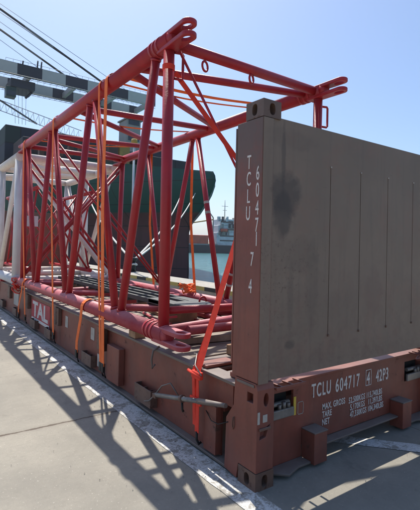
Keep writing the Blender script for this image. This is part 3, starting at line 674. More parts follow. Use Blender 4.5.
# end frame diagonals at the far end (paired bars, crossing)
for dy, dz in ((0, 0), (0.10, 0.16)):
    bt('cross_brace', TF(Y1) + V(0, dy, -0.08 - dz), BN(Y1) + V(0, dy, 0.12 - dz * 0.3), 0.030)
    bt('cross_brace', TN(Y1) + V(0, dy, -0.12 - dz), BF(Y1) + V(0, dy, 0.12 - dz * 0.3), 0.026)
    bt('cross_brace', TN(5.03) + V(0.03, dy, -0.2 - dz), BF(4.9) + V(0, dy, 0.12), 0.018)
# inner frame at mid length: slender post and diagonal rod near the lugs
bt('tie_rod', TN(Y0 - 0.12) + V(0.06, 0, -0.10), V(2.0, Y0 + 0.10, 0.95), 0.013)
# ring plates hanging from the end crossbar, grab handles on the end posts
def ring(x, z, r, rr):
    c = V(x, Y0 - 0.02, z)
    o = MB().path([c + V(r * math.cos(t) * 0.9, r * 0.35 * math.cos(t), r * math.sin(t)) for t in [2 * math.pi * i / 20 for i in range(20)]], rr, 10, True).build('lifting_ring', M['red'], boom); return o
ring(0.435, 3.345, 0.048, 0.011); ring(1.03, 3.365, 0.045, 0.012)
for x, s, z0 in ((0.025, 1, 3.13), (2.07, 1, 3.05)):
    MB().path([(x + 0.05, Y0 - 0.05, z0 + 0.24), (x + 0.12, Y0 - 0.06, z0 + 0.245), (x + 0.135, Y0 - 0.06, z0 + 0.23), (x + 0.135, Y0 - 0.06, z0 + 0.015), (x + 0.12, Y0 - 0.06, z0), (x + 0.05, Y0 - 0.05, z0)], 0.013, 10).build('grab_handle', M['red'], boom)
MB().box(0.012, 0.17, Y0 - 0.06, Y0 - 0.045, 0.93, 0.95).build('gusset', M['redlow'], boom)
# taped marks on one web tube
for t in (0.30, 0.36):
    a = BF(3.12); b = TF(3.92); MB().tube(lerp(a, b, 0.5 + t - 0.3), lerp(a, b, 0.515 + t - 0.3), 0.0455, caps=False).build('tape_band', M['pale'], boom)
a = BF(3.00); b = TF(2.21)
for t in (0.10, 0.16): MB().tube(lerp(a, b, t), lerp(a, b, t + 0.012), 0.0455).build('tape_band', M['pale'], boom)

# ------------------------------------------------------------------ the beige boom section behind
bb = empty('crane_boom_section', (1.1, 9.6, 0.70), 'shorter beige lattice boom section standing on the rack beyond the red one', 'crane boom')
def b2(name, a, b, r, m='beige'): return MB().tube(a, b, r).build(name, M[m], bb)
z1, z0 = 3.33, 0.79
xs_ = (0.02, 2.08); ys_ = (7.45, 9.3, 10.9)
for x in xs_:
    b2('chord', (x, ys_[0] - 0.12, z1), (x, ys_[2] + 0.1, z1), 0.095); b2('chord', (x, ys_[0] - 0.12, z0), (x, ys_[2] + 0.1, z0), 0.10, 'greywhite')
    for y in (ys_ if x < 1 else ys_[1:]): b2('post', (x, y, z0), (x, y, z1), 0.078, 'greywhite')
    b2('brace', (x, 7.55, z1 - 0.05), (x, 9.2, z0 + 0.05), 0.05); b2('brace', (x, 9.4, z0 + 0.05), (x, 10.8, z1 - 0.05), 0.05)
for y in (7.45, 8.5, 9.3, 10.9): b2('top_beam', (xs_[0], y, z1), (xs_[1], y, z1), 0.085)
b2('top_brace', (0.1, 7.5, z1), (2.0, 9.2, z1), 0.05); b2('top_brace', (2.0, 9.4, z1), (0.1, 10.8, z1), 0.05)
for y in ys_: b2('bottom_beam', (xs_[0], y, z0), (xs_[1], y, z0), 0.07)
b2('cross_brace', (0.12, 7.46, z1 - 0.12), (2.0, 7.46, z0 + 0.1), 0.055, 'greywhite')
MB().box(0.10, 0.42, 7.42, 7.46, 1.9, 2.12).build('sign_plate', M['greywhite'], bb)

# narrow red lattice section lying inside the beige one
rb = empty('crane_boom_section', (1.05, 9.0, 0.75), 'small dark red lattice section of thin crossed bars nested inside the beige boom section', 'crane boom')
for x in (0.45, 1.65):
    for z in (0.95, 2.75): MB().tube((x, 7.62, z), (x, 10.9, z), 0.045).build('chord', M['red'], rb)
for k in range(4):
    y = 7.7 + k * 1.0
    MB().tube((0.45, y, 0.95), (1.65, y, 2.75), 0.022).build('lacing', M['red'], rb); MB().tube((1.65, y + 0.06, 0.95), (0.45, y + 0.06, 2.75), 0.022).build('lacing', M['red'], rb)
    for x in (0.45, 1.65):
        if k < 3: MB().tube((x, y, 0.95), (x, y + 1.0, 2.75), 0.022).build('lacing', M['red'], rb); MB().tube((x, y + 1.0, 0.95), (x, y, 2.75), 0.022).build('lacing', M['red'], rb)

# ------------------------------------------------------------------ lashing straps
def buckle(par, x, y, z, mat=None):
    MB().box(x - 0.022, x + 0.008, y - 0.032, y + 0.032, z - 0.05, z + 0.05).build('ratchet_buckle', mat or M['blacksteel'], par, bevel=0.006)
    MB().path([(x, y - 0.02, z - 0.05), (x + 0.01, y - 0.02, z - 0.10), (x + 0.03, y, z - 0.12), (x + 0.02, y + 0.02, z - 0.09)], 0.007, 8).build('hook', M['blacksteel'], par)
def over_strap(y, label, far=True, w=0.045, lean=0.0, yf=None):
    yf = y if yf is None else yf
    s = empty('lashing_strap', (-0.07, y, 0.1), label, 'strap', 'orange lashing straps over the booms')
    pts = [V(-0.012, y + lean, 0.20), V(-0.068, y + lean * 0.5, 2.0), V(-0.068, y, 3.46)]
    for i in range(1, 7):
        t = math.pi - math.pi / 2 * i / 6; pts.append(V(0.025 + 0.093 * math.cos(t), y, 3.46 + 0.093 * math.sin(t)))
    for i in range(1, 8): pts.append(V(0.025 + 2.045 * i / 8, y + (yf - y) * i / 8, 3.553 - 0.05 * math.sin(math.pi * i / 8)))
    for i in range(0, 7):
        t = math.pi / 2 - math.pi / 2 * i / 6; pts.append(V(2.07 + 0.093 * math.cos(t), yf, 3.46 + 0.093 * math.sin(t)))
    pts += [V(2.165, yf, 2.0), V(2.30, yf, 0.66), V(2.43, yf, 0.60), V(2.442, yf, 0.2)]
    MB().ribbon(pts, w, (0, 1, 0)).build('webbing', M['orange'], s)
    buckle(s, 0.0, y + lean, 0.18)
    return s
over_strap(2.60, 'widest orange lashing strap over the red boom, nearest the corner post', w=0.085, yf=2.30)
over_strap(2.82, 'narrow orange strap just behind the widest one over the red boom', w=0.05, lean=-0.15, yf=2.50)
over_strap(4.72, 'orange lashing strap over the middle of the red boom', w=0.075, lean=-0.15, yf=4.20)
over_strap(6.70, 'orange lashing strap over the red boom just beside the TAL logo panel', w=0.085, lean=-0.30, yf=5.72)
def loop_strap(y, y2, label):
    s = empty('lashing_strap', (-0.06, y, 0.1), label, 'strap', 'orange straps round the bottom tube')
    pts = []
    for i in range(9):
        t = -0.2 + math.pi * 1.05 * i / 8; pts.append(V(0.045 + 0.094 * math.cos(t), y + (y2 - y) * 0.25 * i / 8, 0.795 + 0.094 * math.sin(t)))
    pts += [V(-0.035, lerp((0, y, 0), (0, y2, 0), 0.45).y, 0.62), V(-0.006, y2, 0.30), V(-0.004, y2, 0.16)]
    MB().ribbon(pts, 0.085, (0, 1, 0)).build('webbing', M['orange'], s)
    buckle(s, 0.004, y2, 0.14); return s
loop_strap(3.15, 3.52, 'short orange strap looped over the bottom red tube between two tall straps')
loop_strap(6.35, 6.98, 'short orange strap looped over the far end of the bottom red tube')
# bundle of loose orange webbing on the far bottom tube
s = MB()
for k in range(7):
    a = random.random() * 6; s.path([V(1.95 + 0.10 * math.sin(a + j * 0.9 + k) , 3.85 + 0.12 * k / 7 + 0.10 * math.cos(a + j), 0.80 + 0.03 * k * 0.6 + 0.05 * abs(math.sin(j * 1.1 + k))) for j in range(8)], 0.013, 6)
tag(s.build('webbing_bundle', M['orange'], loc=(1.95, 3.85, 0.74)), 'loose tangle of orange webbing draped on the far bottom tube', 'strap')
s = MB()
for k in range(6):
    a = random.random() * 6; s.path([V(-0.02 + 0.07 * math.sin(a + j * 0.9 + k), 7.15 + 0.16 * math.cos(a + j), 0.60 + 0.04 * k + 0.05 * math.sin(j * 1.1 + k)) for j in range(8)], 0.011, 6)
tag(s.build('webbing_bundle', M['redstrap'], loc=(-0.02, 7.15, 0.58)), 'tangle of red webbing hanging at the rail below the white post', 'strap')
# bright red ratchet straps crossing at the front end
s = empty('ratchet_strap', (0.0, 0.68, 0.15), 'bright red ratchet strap hooked to the rail beside the grey pipe', 'strap', 'red ratchet straps at the front end')
A0 = V(-0.012, 0.67, 0.155); A1 = V(-0.02, 0.68, 0.60); A2 = V(2.00, 2.0, 3.40)
MB().ribbon([A0, V(-0.014, 0.672, 0.4), A1], 0.052, (0, 1, 0.0)).build('webbing', M['redstrap'], s)
MB().ribbon([A1 + V(-0.01, 0.03, 0), V(-0.02, 0.71, 0.40), V(-0.012, 0.71, 0.2)], 0.035, (0, 1, 0.0)).build('webbing', M['redstrap'], s)
d_ = (A2 - A1).normalized()
MB().ribbon([A1, lerp(A1, A2, 0.5), A2], 0.050, d_.cross(V(-0.5, -0.8, 0.3))).build('webbing', M['redstrap'], s)
MB().ribbon([A1 + V(0.0, 0.05, 0), lerp(A1 + V(0, 0.05, 0), lerp(A1, A2, 0.16), 1)], 0.03, d_.cross(V(-0.5, -0.8, 0.3))).build('webbing', M['redstrap'], s)
MB().box(-0.035, 0.005, 0.62, 0.74, 0.565, 0.625).build('ratchet_buckle', M['redstrap'], s, bevel=0.01)
MB().tube((-0.03, 0.60, 0.59), (-0.03, 0.79, 0.61), 0.012).build('ratchet_handle', M['redstrap'], s)
MB().box(-0.035, -0.018, 0.60, 0.75, 0.375, 0.425).build('strap_wrap', M['redstrap'], s, bevel=0.004)
MB().path([(-0.012, 0.67, 0.16), (-0.012, 0.67, 0.10), (0.01, 0.67, 0.06), (0.03, 0.67, 0.07)], 0.010, 8).build('hook', M['blacksteel'], s)
MB().path([V(-0.03, 0.60, 0.61), V(-0.01, 0.72, 0.66), V(0.06, 0.80, 0.72), V(0.10, 0.9, 0.70)], 0.006, 6).build('ratchet_wire', M['galv'], s)
s = empty('ratchet_strap', (2.4, 0.95, 0.6), 'bright red strap running from the top lug down behind the end wall', 'strap', 'red ratchet straps at the front end')
B0 = V(0.10, Y0 - 0.02, 3.20); B1 = V(2.41, 0.90, 0.62); d_ = (B1 - B0).normalized()
MB().ribbon([B0, lerp(B0, B1, 0.5), B1], 0.048, d_.cross(V(-0.5, -0.8, 0.2))).build('webbing', M['redstrap'], s)
MB().ribbon([V(0.025 + 0.056 * math.cos(t), Y0 - 0.03 + 0.056 * math.sin(t), 3.22) for t in [i * 0.3 for i in range(21)]], 0.05, (0, 0, 1)).build('strap_wrap', M['redstrap'], s)
MB().box(2.40, 2.444, 0.86, 0.94, 0.50, 0.60).build('hook', M['blacksteel'], s, bevel=0.006)

# steel pipe lashed along the rail, with wire and clamps
pp = empty('lashing_pipe', (-0.04, 0.8, 0.35), 'grey steel pipe held along the left rail by a red strap, ending at the post', 'pipe')
MB().tube((-0.035, 1.30, 0.262), (-0.038, 0.62, 0.415), 0.019).build('pipe', M['galv'], pp)
MB().tube((-0.038, 0.62, 0.415), (-0.030, 0.29, 0.482), 0.023, 0.016).build('sleeve', M['dusty'], pp)
MB().tube((-0.037, 0.87, 0.359), (-0.037, 0.84, 0.366), 0.030).build('clamp', M['footcast'], pp)
MB().path([(-0.037, 0.855, 0.34), (-0.037, 0.85, 0.28), (-0.03, 0.84, 0.26)], 0.010, 8).build('clamp_tail', M['blacksteel'], pp)
MB().path([(0.01, 1.62, 0.10), (-0.02, 1.45, 0.16), (-0.03, 1.32, 0.255), (-0.02, 1.22, 0.36), (0.02, 1.14, 0.40), (0.06, 1.06, 0.30)], 0.006, 6).build('wire', M['galv'], pp)
MB().path([(0.02, 0.60, 0.34), (0.0, 0.50, 0.30), (-0.01, 0.40, 0.31), (0.0, 0.30, 0.36)], 0.004, 6).build('wire', M['blacksteel'], pp)
MB().box(-0.055, 0.00, 1.27, 1.33, 0.235, 0.275).build('pipe_end', M['footcast'], pp, bevel=0.006)
# small hook hanging from the top flange
o = MB().path([(0.06, 1.42, 0.655), (0.0, 1.43, 0.62), (-0.01, 1.44, 0.54), (-0.01, 1.42, 0.46), (0.01, 1.41, 0.50)], 0.010, 8).build('hanging_hook', M['dusty'], loc=(0, 1.43, 0.5)); tag(o, 'dull metal hook hanging from the rail edge under the front lug', 'hook')

# ------------------------------------------------------------------ things lying on the deck
lad = empty('steel_walkway', (0.95, 4.6, 0.70), 'long dark grey steel walkway frame lying on the deck inside the red boom', 'walkway')
for x in (0.72, 0.86, 1.02, 1.18):
    MB().box(x - 0.02, x + 0.02, 2.45, 6.85, 0.84, 0.90).build('bearer', M['ladder'], lad, bevel=0.006)
for k in range(14):
    y = 2.6 + k * 0.31; MB().box(0.70, 1.20, y - 0.018, y + 0.018, 0.80, 0.838).build('rung', M['ladder'], lad, bevel=0.004)
pts = [(0.70, 2.9), (0.70, 2.3)] + [(0.95 + 0.25 * math.cos(t), 2.3 + 0.30 * math.sin(t)) for t in [math.pi + math.pi * i / 10 for i in range(1, 10)]] + [(1.20, 2.3), (1.20, 2.9), (1.05, 2.9), (1.05, 2.45), (0.85, 2.45), (0.85, 2.9)]
MB().prism(pts, 2, 0.845, 0.905).build('rounded_end', M['ladder'], lad, bevel=0.01)
MB().path([(1.02 + 0.05 * math.cos(t), 2.12, 0.93 + 0.06 * math.sin(t)) for t in [i * math.pi / 8 for i in range(9)]], 0.012, 8).build('pull_handle', M['red'], lad)
MB().box(0.70, 1.20, 2.5, 2.62, 0.634, 0.798).build('support_block', M['timber'], lad)
MB().box(0.70, 1.20, 6.3, 6.42, 0.634, 0.798).build('support_block', M['timber'], lad)
def plain(name, mb, mat, loc, label, cat, group=None, bevel=0.0):
    o = mb.build(name, mat, loc=loc, bevel=bevel); return tag(o, label, cat, group)
plain('timber_block', MB().box(0.50, 0.82, 0.86, 0.98, 0.628, 0.715), M['timber'], (0.66, 0.92, 0.628), 'short square timber block on the deck beside the corner post', 'timber', bevel=0.006)
plain('timber_block', MB().box(0.04, 0.16, 1.9, 2.05, 0.634, 0.705), M['timber'], (0.1, 1.97, 0.634), 'thin timber packing under the near bottom tube', 'timber', bevel=0.006)
for i, (x0, y0, x1, y1, z, r, lab) in enumerate(((1.35, 1.9, 1.52, 5.6, 0.675, 0.038, 'long thin red pipe lying on the deck beside the dark walkway frame'), (1.75, 1.5, 1.62, 4.7, 0.675, 0.038, 'red pipe lying on the deck along the far bottom tube'), (0.32, 3.3, 0.45, 6.4, 0.670, 0.034, 'red pipe lying on the deck next to the near bottom tube'))):
    plain('loose_pipe', MB().tube((x0, y0, z), (x1, y1, z), r), M['redlow'], ((x0 + x1) / 2, (y0 + y1) / 2, z), lab, 'pipe')
for i in range(8):
    x = random.uniform(0.3, 2.0); y = 7.35 + i * 0.55; l = random.uniform(0.5, 1.3); w = random.uniform(0.05, 0.12)
    m = MB(); m.box(-l / 2, l / 2, -w / 2, w / 2, 0, 0.07); bmesh.ops.rotate(m.bm, verts=m.bm.verts, cent=(0, 0, 0), matrix=Matrix.Rotation(random.uniform(-0.5, 0.5), 3, 'Z')); bmesh.ops.translate(m.bm, verts=m.bm.verts, vec=(x, y, 0.638))
    o = m.build('dunnage_beam', M['beige'] if i % 3 else M['red'], loc=(x, y, 0.638), bevel=0.005)
    tag(o, 'loose packing beam lying on the deck under the beige boom section', 'timber', 'packing beams on the deck')

rc = random.Random(21)
kinds = ('thin steel rod lying loose on the deck boards', 'weathered timber batten lying on the deck boards')
for i in range(26):
    x = rc.uniform(0.25, 2.1); y = rc.uniform(1.2, 6.8) if i < 16 else rc.uniform(7.2, 11.3); l = rc.uniform(0.35, 1.4); a = rc.choice((rc.uniform(-0.25, 0.25), rc.uniform(1.35, 1.8)))
    dx, dy = math.cos(a) * l / 2, math.sin(a) * l / 2
    x = min(max(x, 0.2 + abs(dx)), 2.2 - abs(dx))
    if i % 2:
        m = MB(); w = rc.uniform(0.03, 0.055); m.box(-l / 2, l / 2, -w, w, 0, rc.uniform(0.03, 0.07)); bmesh.ops.rotate(m.bm, verts=m.bm.verts, cent=(0, 0, 0), matrix=Matrix.Rotation(a, 3, 'Z')); bmesh.ops.translate(m.bm, verts=m.bm.verts, vec=(x, y, 0.638))
        o = m.build('timber_batten', (M['timber'], M['beige'], M['plank'])[i // 2 % 3], loc=(x, y, 0.638), bevel=0.003); tag(o, kinds[1], 'timber', 'loose battens on the deck')
    else:
        r = rc.uniform(0.012, 0.022); o = MB().tube((x - dx, y - dy, 0.64 + r), (x + dx, y + dy, 0.64 + r), r, n=10).build('steel_rod', (M['galv'], M['redlow'], M['ladder'])[i // 2 % 3], loc=(x, y, 0.64)); tag(o, kinds[0], 'rod', 'loose rods on the deck')
for i, (x, y) in enumerate(((0.42, 2.0), (1.55, 3.0), (0.40, 4.4), (1.7, 5.6))):
    m = MB(); pts = []
    for k in range(60):
        t = k * 0.42; r = 0.13 + 0.02 * math.sin(k * 1.7 + i); pts.append(V(x + r * math.cos(t), y + 1.5 * r * math.sin(t), 0.655 + 0.001 * k + 0.008 * math.sin(k * 2.3)))
    o = m.path(pts, 0.010, 6).build('rope_coil', (M['blacksteel'], M['orange'], M['galv'], M['redstrap'])[i], loc=(x, y, 0.64))
    tag(o, ('coil of black cable on the deck by the front bottom tube', 'coil of orange line on the deck boards', 'coil of grey wire on the deck boards', 'coil of red line on the deck boards')[i], 'coil')

# ------------------------------------------------------------------ quayside: bollard, mooring ropes, light pole, low blocks
bo = empty('mooring_bollard', (7.0, 16.2, 0.28), 'dark bollard on the quay edge with pale mooring ropes round it', 'bollard')
MB().tube((6.75, 16.2, 0.284), (6.75, 16.2, 0.75), 0.20, 0.17).build('post', M['blacksteel'], bo)
MB().tube((6.75, 16.2, 0.75), (6.75, 16.2, 0.92), 0.20, 0.30).build('head', M['blacksteel'], bo)
MB().path([(6.75 + 0.23 * math.cos(t), 16.2 + 0.23 * math.sin(t), 0.62 + 0.02 * math.sin(3 * t)) for t in [2 * math.pi * i / 16 for i in range(16)]], 0.045, 8, True).build('rope_turn', M['rope'], bo)
for (bx_, by_, bz_), lab in (((25.2, 38.5, 8.0), 'upper pale mooring rope from the ship bow down to the bollard'), ((23.0, 37.5, 8.3), 'lower pale mooring rope from the ship bow down to the bollard'), ((12.5, 41, 8.5), 'steep pale mooring rope from the ship side to the bollard')):
    a = V(6.85, 16.3, 0.75); b = V(bx_, by_, bz_)
    pts = [lerp(a, b, i / 14) - V(0, 0, 0.9 * math.sin(math.pi * i / 14)) for i in range(15)]
    o = MB().path(pts, 0.05, 8).build('mooring_rope', M['rope'], loc=a); tag(o, lab, 'rope')
lp = empty('light_pole', (6.9, 15.6, 0.28), 'slim pale pole with a yellowish cap standing on the quay edge', 'pole')
MB().tube((6.9, 16.6, 0.284), (6.9, 16.6, 6.3), 0.05, 0.045).build('pole', M['hazed_white'], lp)
MB().tube((6.9, 16.6, 6.3), (6.9, 16.6, 6.5), 0.16, 0.13).build('lamp_cap', M['hatch'], lp)
for i, (x, y) in enumerate(((4.7, 17.5), (4.9, 20.0), (4.8, 22.6), (4.9, 25.2))):
    q = MB().box(x - 0.25, x + 0.25, y - 0.9, y + 0.9, 0.002, 0.55).build('concrete_block', M['kerbconc'], loc=(x, y, 0), bevel=0.03)
    tag(q, 'low pale concrete block standing on the quay short of the kerb', 'block', 'concrete blocks along the quay')

# ------------------------------------------------------------------ moored ship
ship = empty('moored_ship', (24.5, 90, -2.35), 'big dark green hulled ship moored at the quay, bow to the right', 'ship')
CX = 24.5
prof = [(-2.6, 38.9), (-1.5, 38.85), (0.5, 39.0), (3.2, 39.05), (4.1, 38.5), (5.4, 36.6), (7.3, 34.7), (8.4, 34.15), (9.0, 34.35), (9.5, 34.9), (11, 35.2)]
def interp(tbl, v):
    if v <= tbl[0][0]: return tbl[0][1]
    for (a, b), (c, d) in zip(tbl, tbl[1:]):
        if v <= c: return b + (d - b) * (v - a) / (c - a)
    return tbl[-1][1]
def hullmesh():
    m = MB(); ks = [0.0] + [x * x * 1.0 for x in [0.02, 0.05, 0.09, 0.14, 0.2, 0.28, 0.38, 0.5, 0.65, 0.8, 1.0]]
    zs = [i / 24 for i in range(25)]
    stations = [0, 0.4, 1, 1.8, 2.8, 4, 5.5, 7.5, 10, 13, 17, 22, 28, 36, 50, 80, 110, 140, 148]
    rows = {}
    for side in (-1, 1):
        for i, s in enumerate(stations):
            for k, t in enumerate(zs):
                # deck line
                top = interp([(0, 9.3), (8, 10.5), (14, 11.4), (25, 12.2), (60, 13.2), (150, 13.5)], s)
                z = -2.6 + (top + 2.6) * t
                ys = interp(prof, min(z, 10.4)) if s < 40 else 38.9
                frac = max(0.0, min(1.0, (z + 2.6) / 13.0))
                Lb = 40
                u = min(1.0, s / Lb); hb = 16 * (1 - (1 - u) ** (1.45 + 0.5 * frac))
                if s > 120: hb *= 1 - 0.25 * ((s - 120) / 28) ** 2
                y = ys + s * (1 if s < 40 else 1)
                rows[(side, i, k)] = m.bm.verts.new((CX + side * hb, y if s < 40 else 38.9 + s, z))
    for side in (-1, 1):
        for i in range(len(stations) - 1):
            for k in range(len(zs) - 1):
                f = m.bm.faces.new((rows[(side, i, k)], rows[(side, i + 1, k)], rows[(side, i + 1, k + 1)], rows[(side, i, k + 1)])); f.smooth = True
    K = len(zs) - 1
    for i in range(len(stations) - 1):
        pass
    dk = MB(); dv = {}
    for i in range(len(stations)):
        for side in (-1, 1):
            q = rows[(side, i, K)].co; dv[(side, i)] = dk.bm.verts.new((q.x - side * min(0.05, abs(q.x - CX) * 0.5), q.y + 0.05, q.z - 0.12))
    for i in range(len(stations) - 1): dk.bm.faces.new((dv[(-1, i)], dv[(-1, i + 1)], dv[(1, i + 1)], dv[(1, i)]))
    dk.build('main_deck', M['hullgreen'], ship)
    I = len(stations) - 1
    for k in range(K): m.bm.faces.new((rows[(-1, I, k)], rows[(1, I, k)], rows[(1, I, k + 1)], rows[(-1, I, k + 1)]))
    bmesh.ops.remove_doubles(m.bm, verts=m.bm.verts, dist=1e-4)
    return m
hl = hullmesh().build('hull', M['hull'], ship)
# bulwark stanchions / fairleads along the bow, anchor
for i in range(7):
    y = 42.5 + i * 1.2; MB().box(15.2 + 0.0 - i * 0.75, 15.7 - i * 0.75, y, y + 0.7, 11.2, 12.2).build('bulwark_frame', M['hatchbrown'], hl)
MB().box(11, 38, 60, 66, 13.0, 15.6).build('cargo_stack', M['cargo'], ship, bevel=0.1)
MB().box(10.2, 38, 68, 120, 13.2, 18.8).build('cargo_stack', M['cargo'], ship, bevel=0.1)
MB().box(20.0, 21.3, 52, 56, 12.0, 14.5).build('hatch_cover', M['hatchbrown'], ship, bevel=0.1)
MB().box(21.5, 23.0, 52, 56, 12.0, 14.6).build('hatch_cover', M['hatch'], ship, bevel=0.1)
sup = MB().box(26.0, 28.4, 60, 63, 12.5, 20.8).build('deck_house', M['shipgrey'], ship, bevel=0.1)
for z in (15, 17.5, 20): MB().box(26.3, 28.1, 59.94, 59.99, z, z + 0.8).build('window_band', M['glass'], sup)
MB().box(25.8, 28.7, 59.7, 63.2, 20.8, 21.0).build('roof', M['shipgrey'], sup)
# thin rigging trusses showing above the ship (loader boom on deck)
tr = empty('deck_loader', (16, 80, 21), 'thin lattice loader boom with guy lines lying above the ship cargo', 'crane')
for z, dz in ((22.2, 0), (24.0, 0)):
    MB().tube((10.5, 80, z + 1.9), (26, 81, z - 0.9), 0.06, n=8).build('boom_chord', M['cable'], tr)
m = MB()
for i in range(16):
    x = 10.5 + 15.5 * i / 16; t = (x - 10.5) / 15.5; zl = 24.1 - 2.8 * t; m.tube((x, 80 + 2 * t, zl), (x + 0.7, 80.1 + 2 * t, zl + 1.8), 0.03, n=6); m.tube((x + 0.7, 80.1 + 2 * t, zl + 1.8), (x + 0.97, 80.2 + 2 * t, zl - 0.15), 0.03, n=6)
m.build('boom_lacing', M['cable'], tr)

# ------------------------------------------------------------------ ship-to-shore crane with striped boom
cr = empty('gantry_crane', (-8, 101, 0), 'tall harbour gantry crane with its black and grey striped boom reaching over the ship', 'crane')
for y, zc, t in ((97.2, 38.0, 0), (107.6, 38.0, 0)):
    g_ = MB().box(-18, 50.2, y - 0.6, y + 0.6, zc - 1.15, zc + 1.25).build('girder', M['girder'], cr, bevel=0.06)
    m = MB()
    for i in range(46):
        x = -10 + i * 1.3; m.tube((x, y - 0.9, zc - 1.25), (x, y - 0.9, zc - 1.9), 0.035, n=6)
        m.tube((x, y - 0.9, zc - 1.9), (x + 1.3, y - 0.9, zc - 1.25), 0.035, n=6)
    m.tube((-10, y - 0.9, zc - 1.9), (50, y - 0.9, zc - 1.9), 0.05, n=6); m.tube((-10, y - 0.9, zc - 1.4), (50, y - 0.9, zc - 1.4), 0.09, n=6)
    m.build('walkway_truss', M['cranegrey'], g_)
    m = MB(); m.tube((15, y + 0.7, zc + 2.3), (50, y + 0.7, zc + 2.3), 0.04, n=6)
    for i in range(24): m.tube((15 + i * 1.5, y + 0.7, zc + 1.3), (15 + i * 1.5, y + 0.7, zc + 2.3), 0.03, n=6)
    m.build('handrail', M['cranegrey'], g_)
for x in (10, 20, 30, 40, 49.5): MB().box(x - 0.4, x + 0.4, 97.85, 106.95, 37.2, 38.4).build('cross_beam', M['cranegrey'], cr)
# stays: down from the apex to the boom
for y, a, b in ((97.3, V(-8, 97.3, 58.1), V(35.5, 97.3, 40.7)), (105.0, V(-8, 105.0, 58.9), V(31.8, 105.0, 42.6))):
    pass
AP = V(-4, 0, 58.0)
for y, x1, zA, z1_ in ((97.3, 36.6, 58.15, 39.6), (107.3, 38.0, 59.4, 39.4)):
    MB().tube((-5.0, y, zA), (x1, y, z1_), 0.24, n=10).build('forestay', M['stay'], cr)
for y, x0_, zA, x1, z1_ in ((98.6, -5, 59.2, 44, 39.4), (99.4, -5, 58.0, 40, 39.4), (100.6, -5, 58.6, 42, 39.4), (102, -5, 58.2, 36, 39.4), (104.0, -5, 57.4, 35, 39.4), (105.6, -5, 56.9, 30, 39.4)):
    MB().tube((x0_, y, zA), (x1, y, z1_), 0.05, n=6).build('hoist_rope', M['cable'], cr)
# legs, portal and apex frame
for x in (-14, 3.5):
    for y in (94, 108): MB().box(x - 0.7, x + 0.7, y - 0.8, y + 0.8, 0.3, 36.6 if x < 0 else 36.6).build('leg', M['cranegrey'], cr, bevel=0.08)
    MB().box(x - 0.6, x + 0.6, 94.9, 107.1, 33, 35).build('portal_beam', M['cranegrey'], cr, bevel=0.08)
    MB().box(x - 0.8, x + 0.8, 93, 109, 0.02, 1.6).build('bogie', M['navy'], cr, bevel=0.08)
for y in (97.3, 105): MB().tube((3.5, y, 39.4), (-5, y, 58.6), 0.5, n=12).build('apex_leg', M['cranegrey'], cr); MB().tube((-14, y, 39.4), (-5, y, 58.6), 0.35, n=12).build('apex_leg', M['cranegrey'], cr)
MB().tube((-5, 96.8, 58.6), (-5, 105.5, 58.6), 0.5, n=12).build('apex_beam', M['cranegrey'], cr)
# trolley and hanging cab
tv_ = MB().box(16.2, 21.2, 98.2, 104.0, 34.6, 36.4).build('trolley', M['navy'], cr, bevel=0.1)
cb = MB().box(15.4, 17.4, 98.4, 100.6, 32.4, 34.55).build('operator_cab', M['hullgreen'], cr, bevel=0.1)
MB().box(15.5, 17.3, 98.32, 98.39, 32.7, 33.6).build('cab_window', M['glass'], cb)
for k in range(4): MB().tube((17.2 + k * 0.8, 99.5, 34.6), (17.6 + k * 0.7, 99.5, 27.0), 0.035, n=6).build('hoist_rope', M['cable'], tv_)
MB().tube((20.9, 100, 34.6), (19.6, 100, 33.1), 0.25, n=8).build('buffer', M['navy'], tv_)
for x in (18.2, 21.2, 22.0): MB().tube((x, 97.0, 39.35), (x + 0.1, 97.0, 40.9 if x > 19 else 40.1), 0.16, n=8).build('sheave_post', M['navy'], cr)
MB().tube((5, 110, 39.8), (24.6, 110, 30.4), 0.22, n=8).build('backstay', M['cable'], cr)

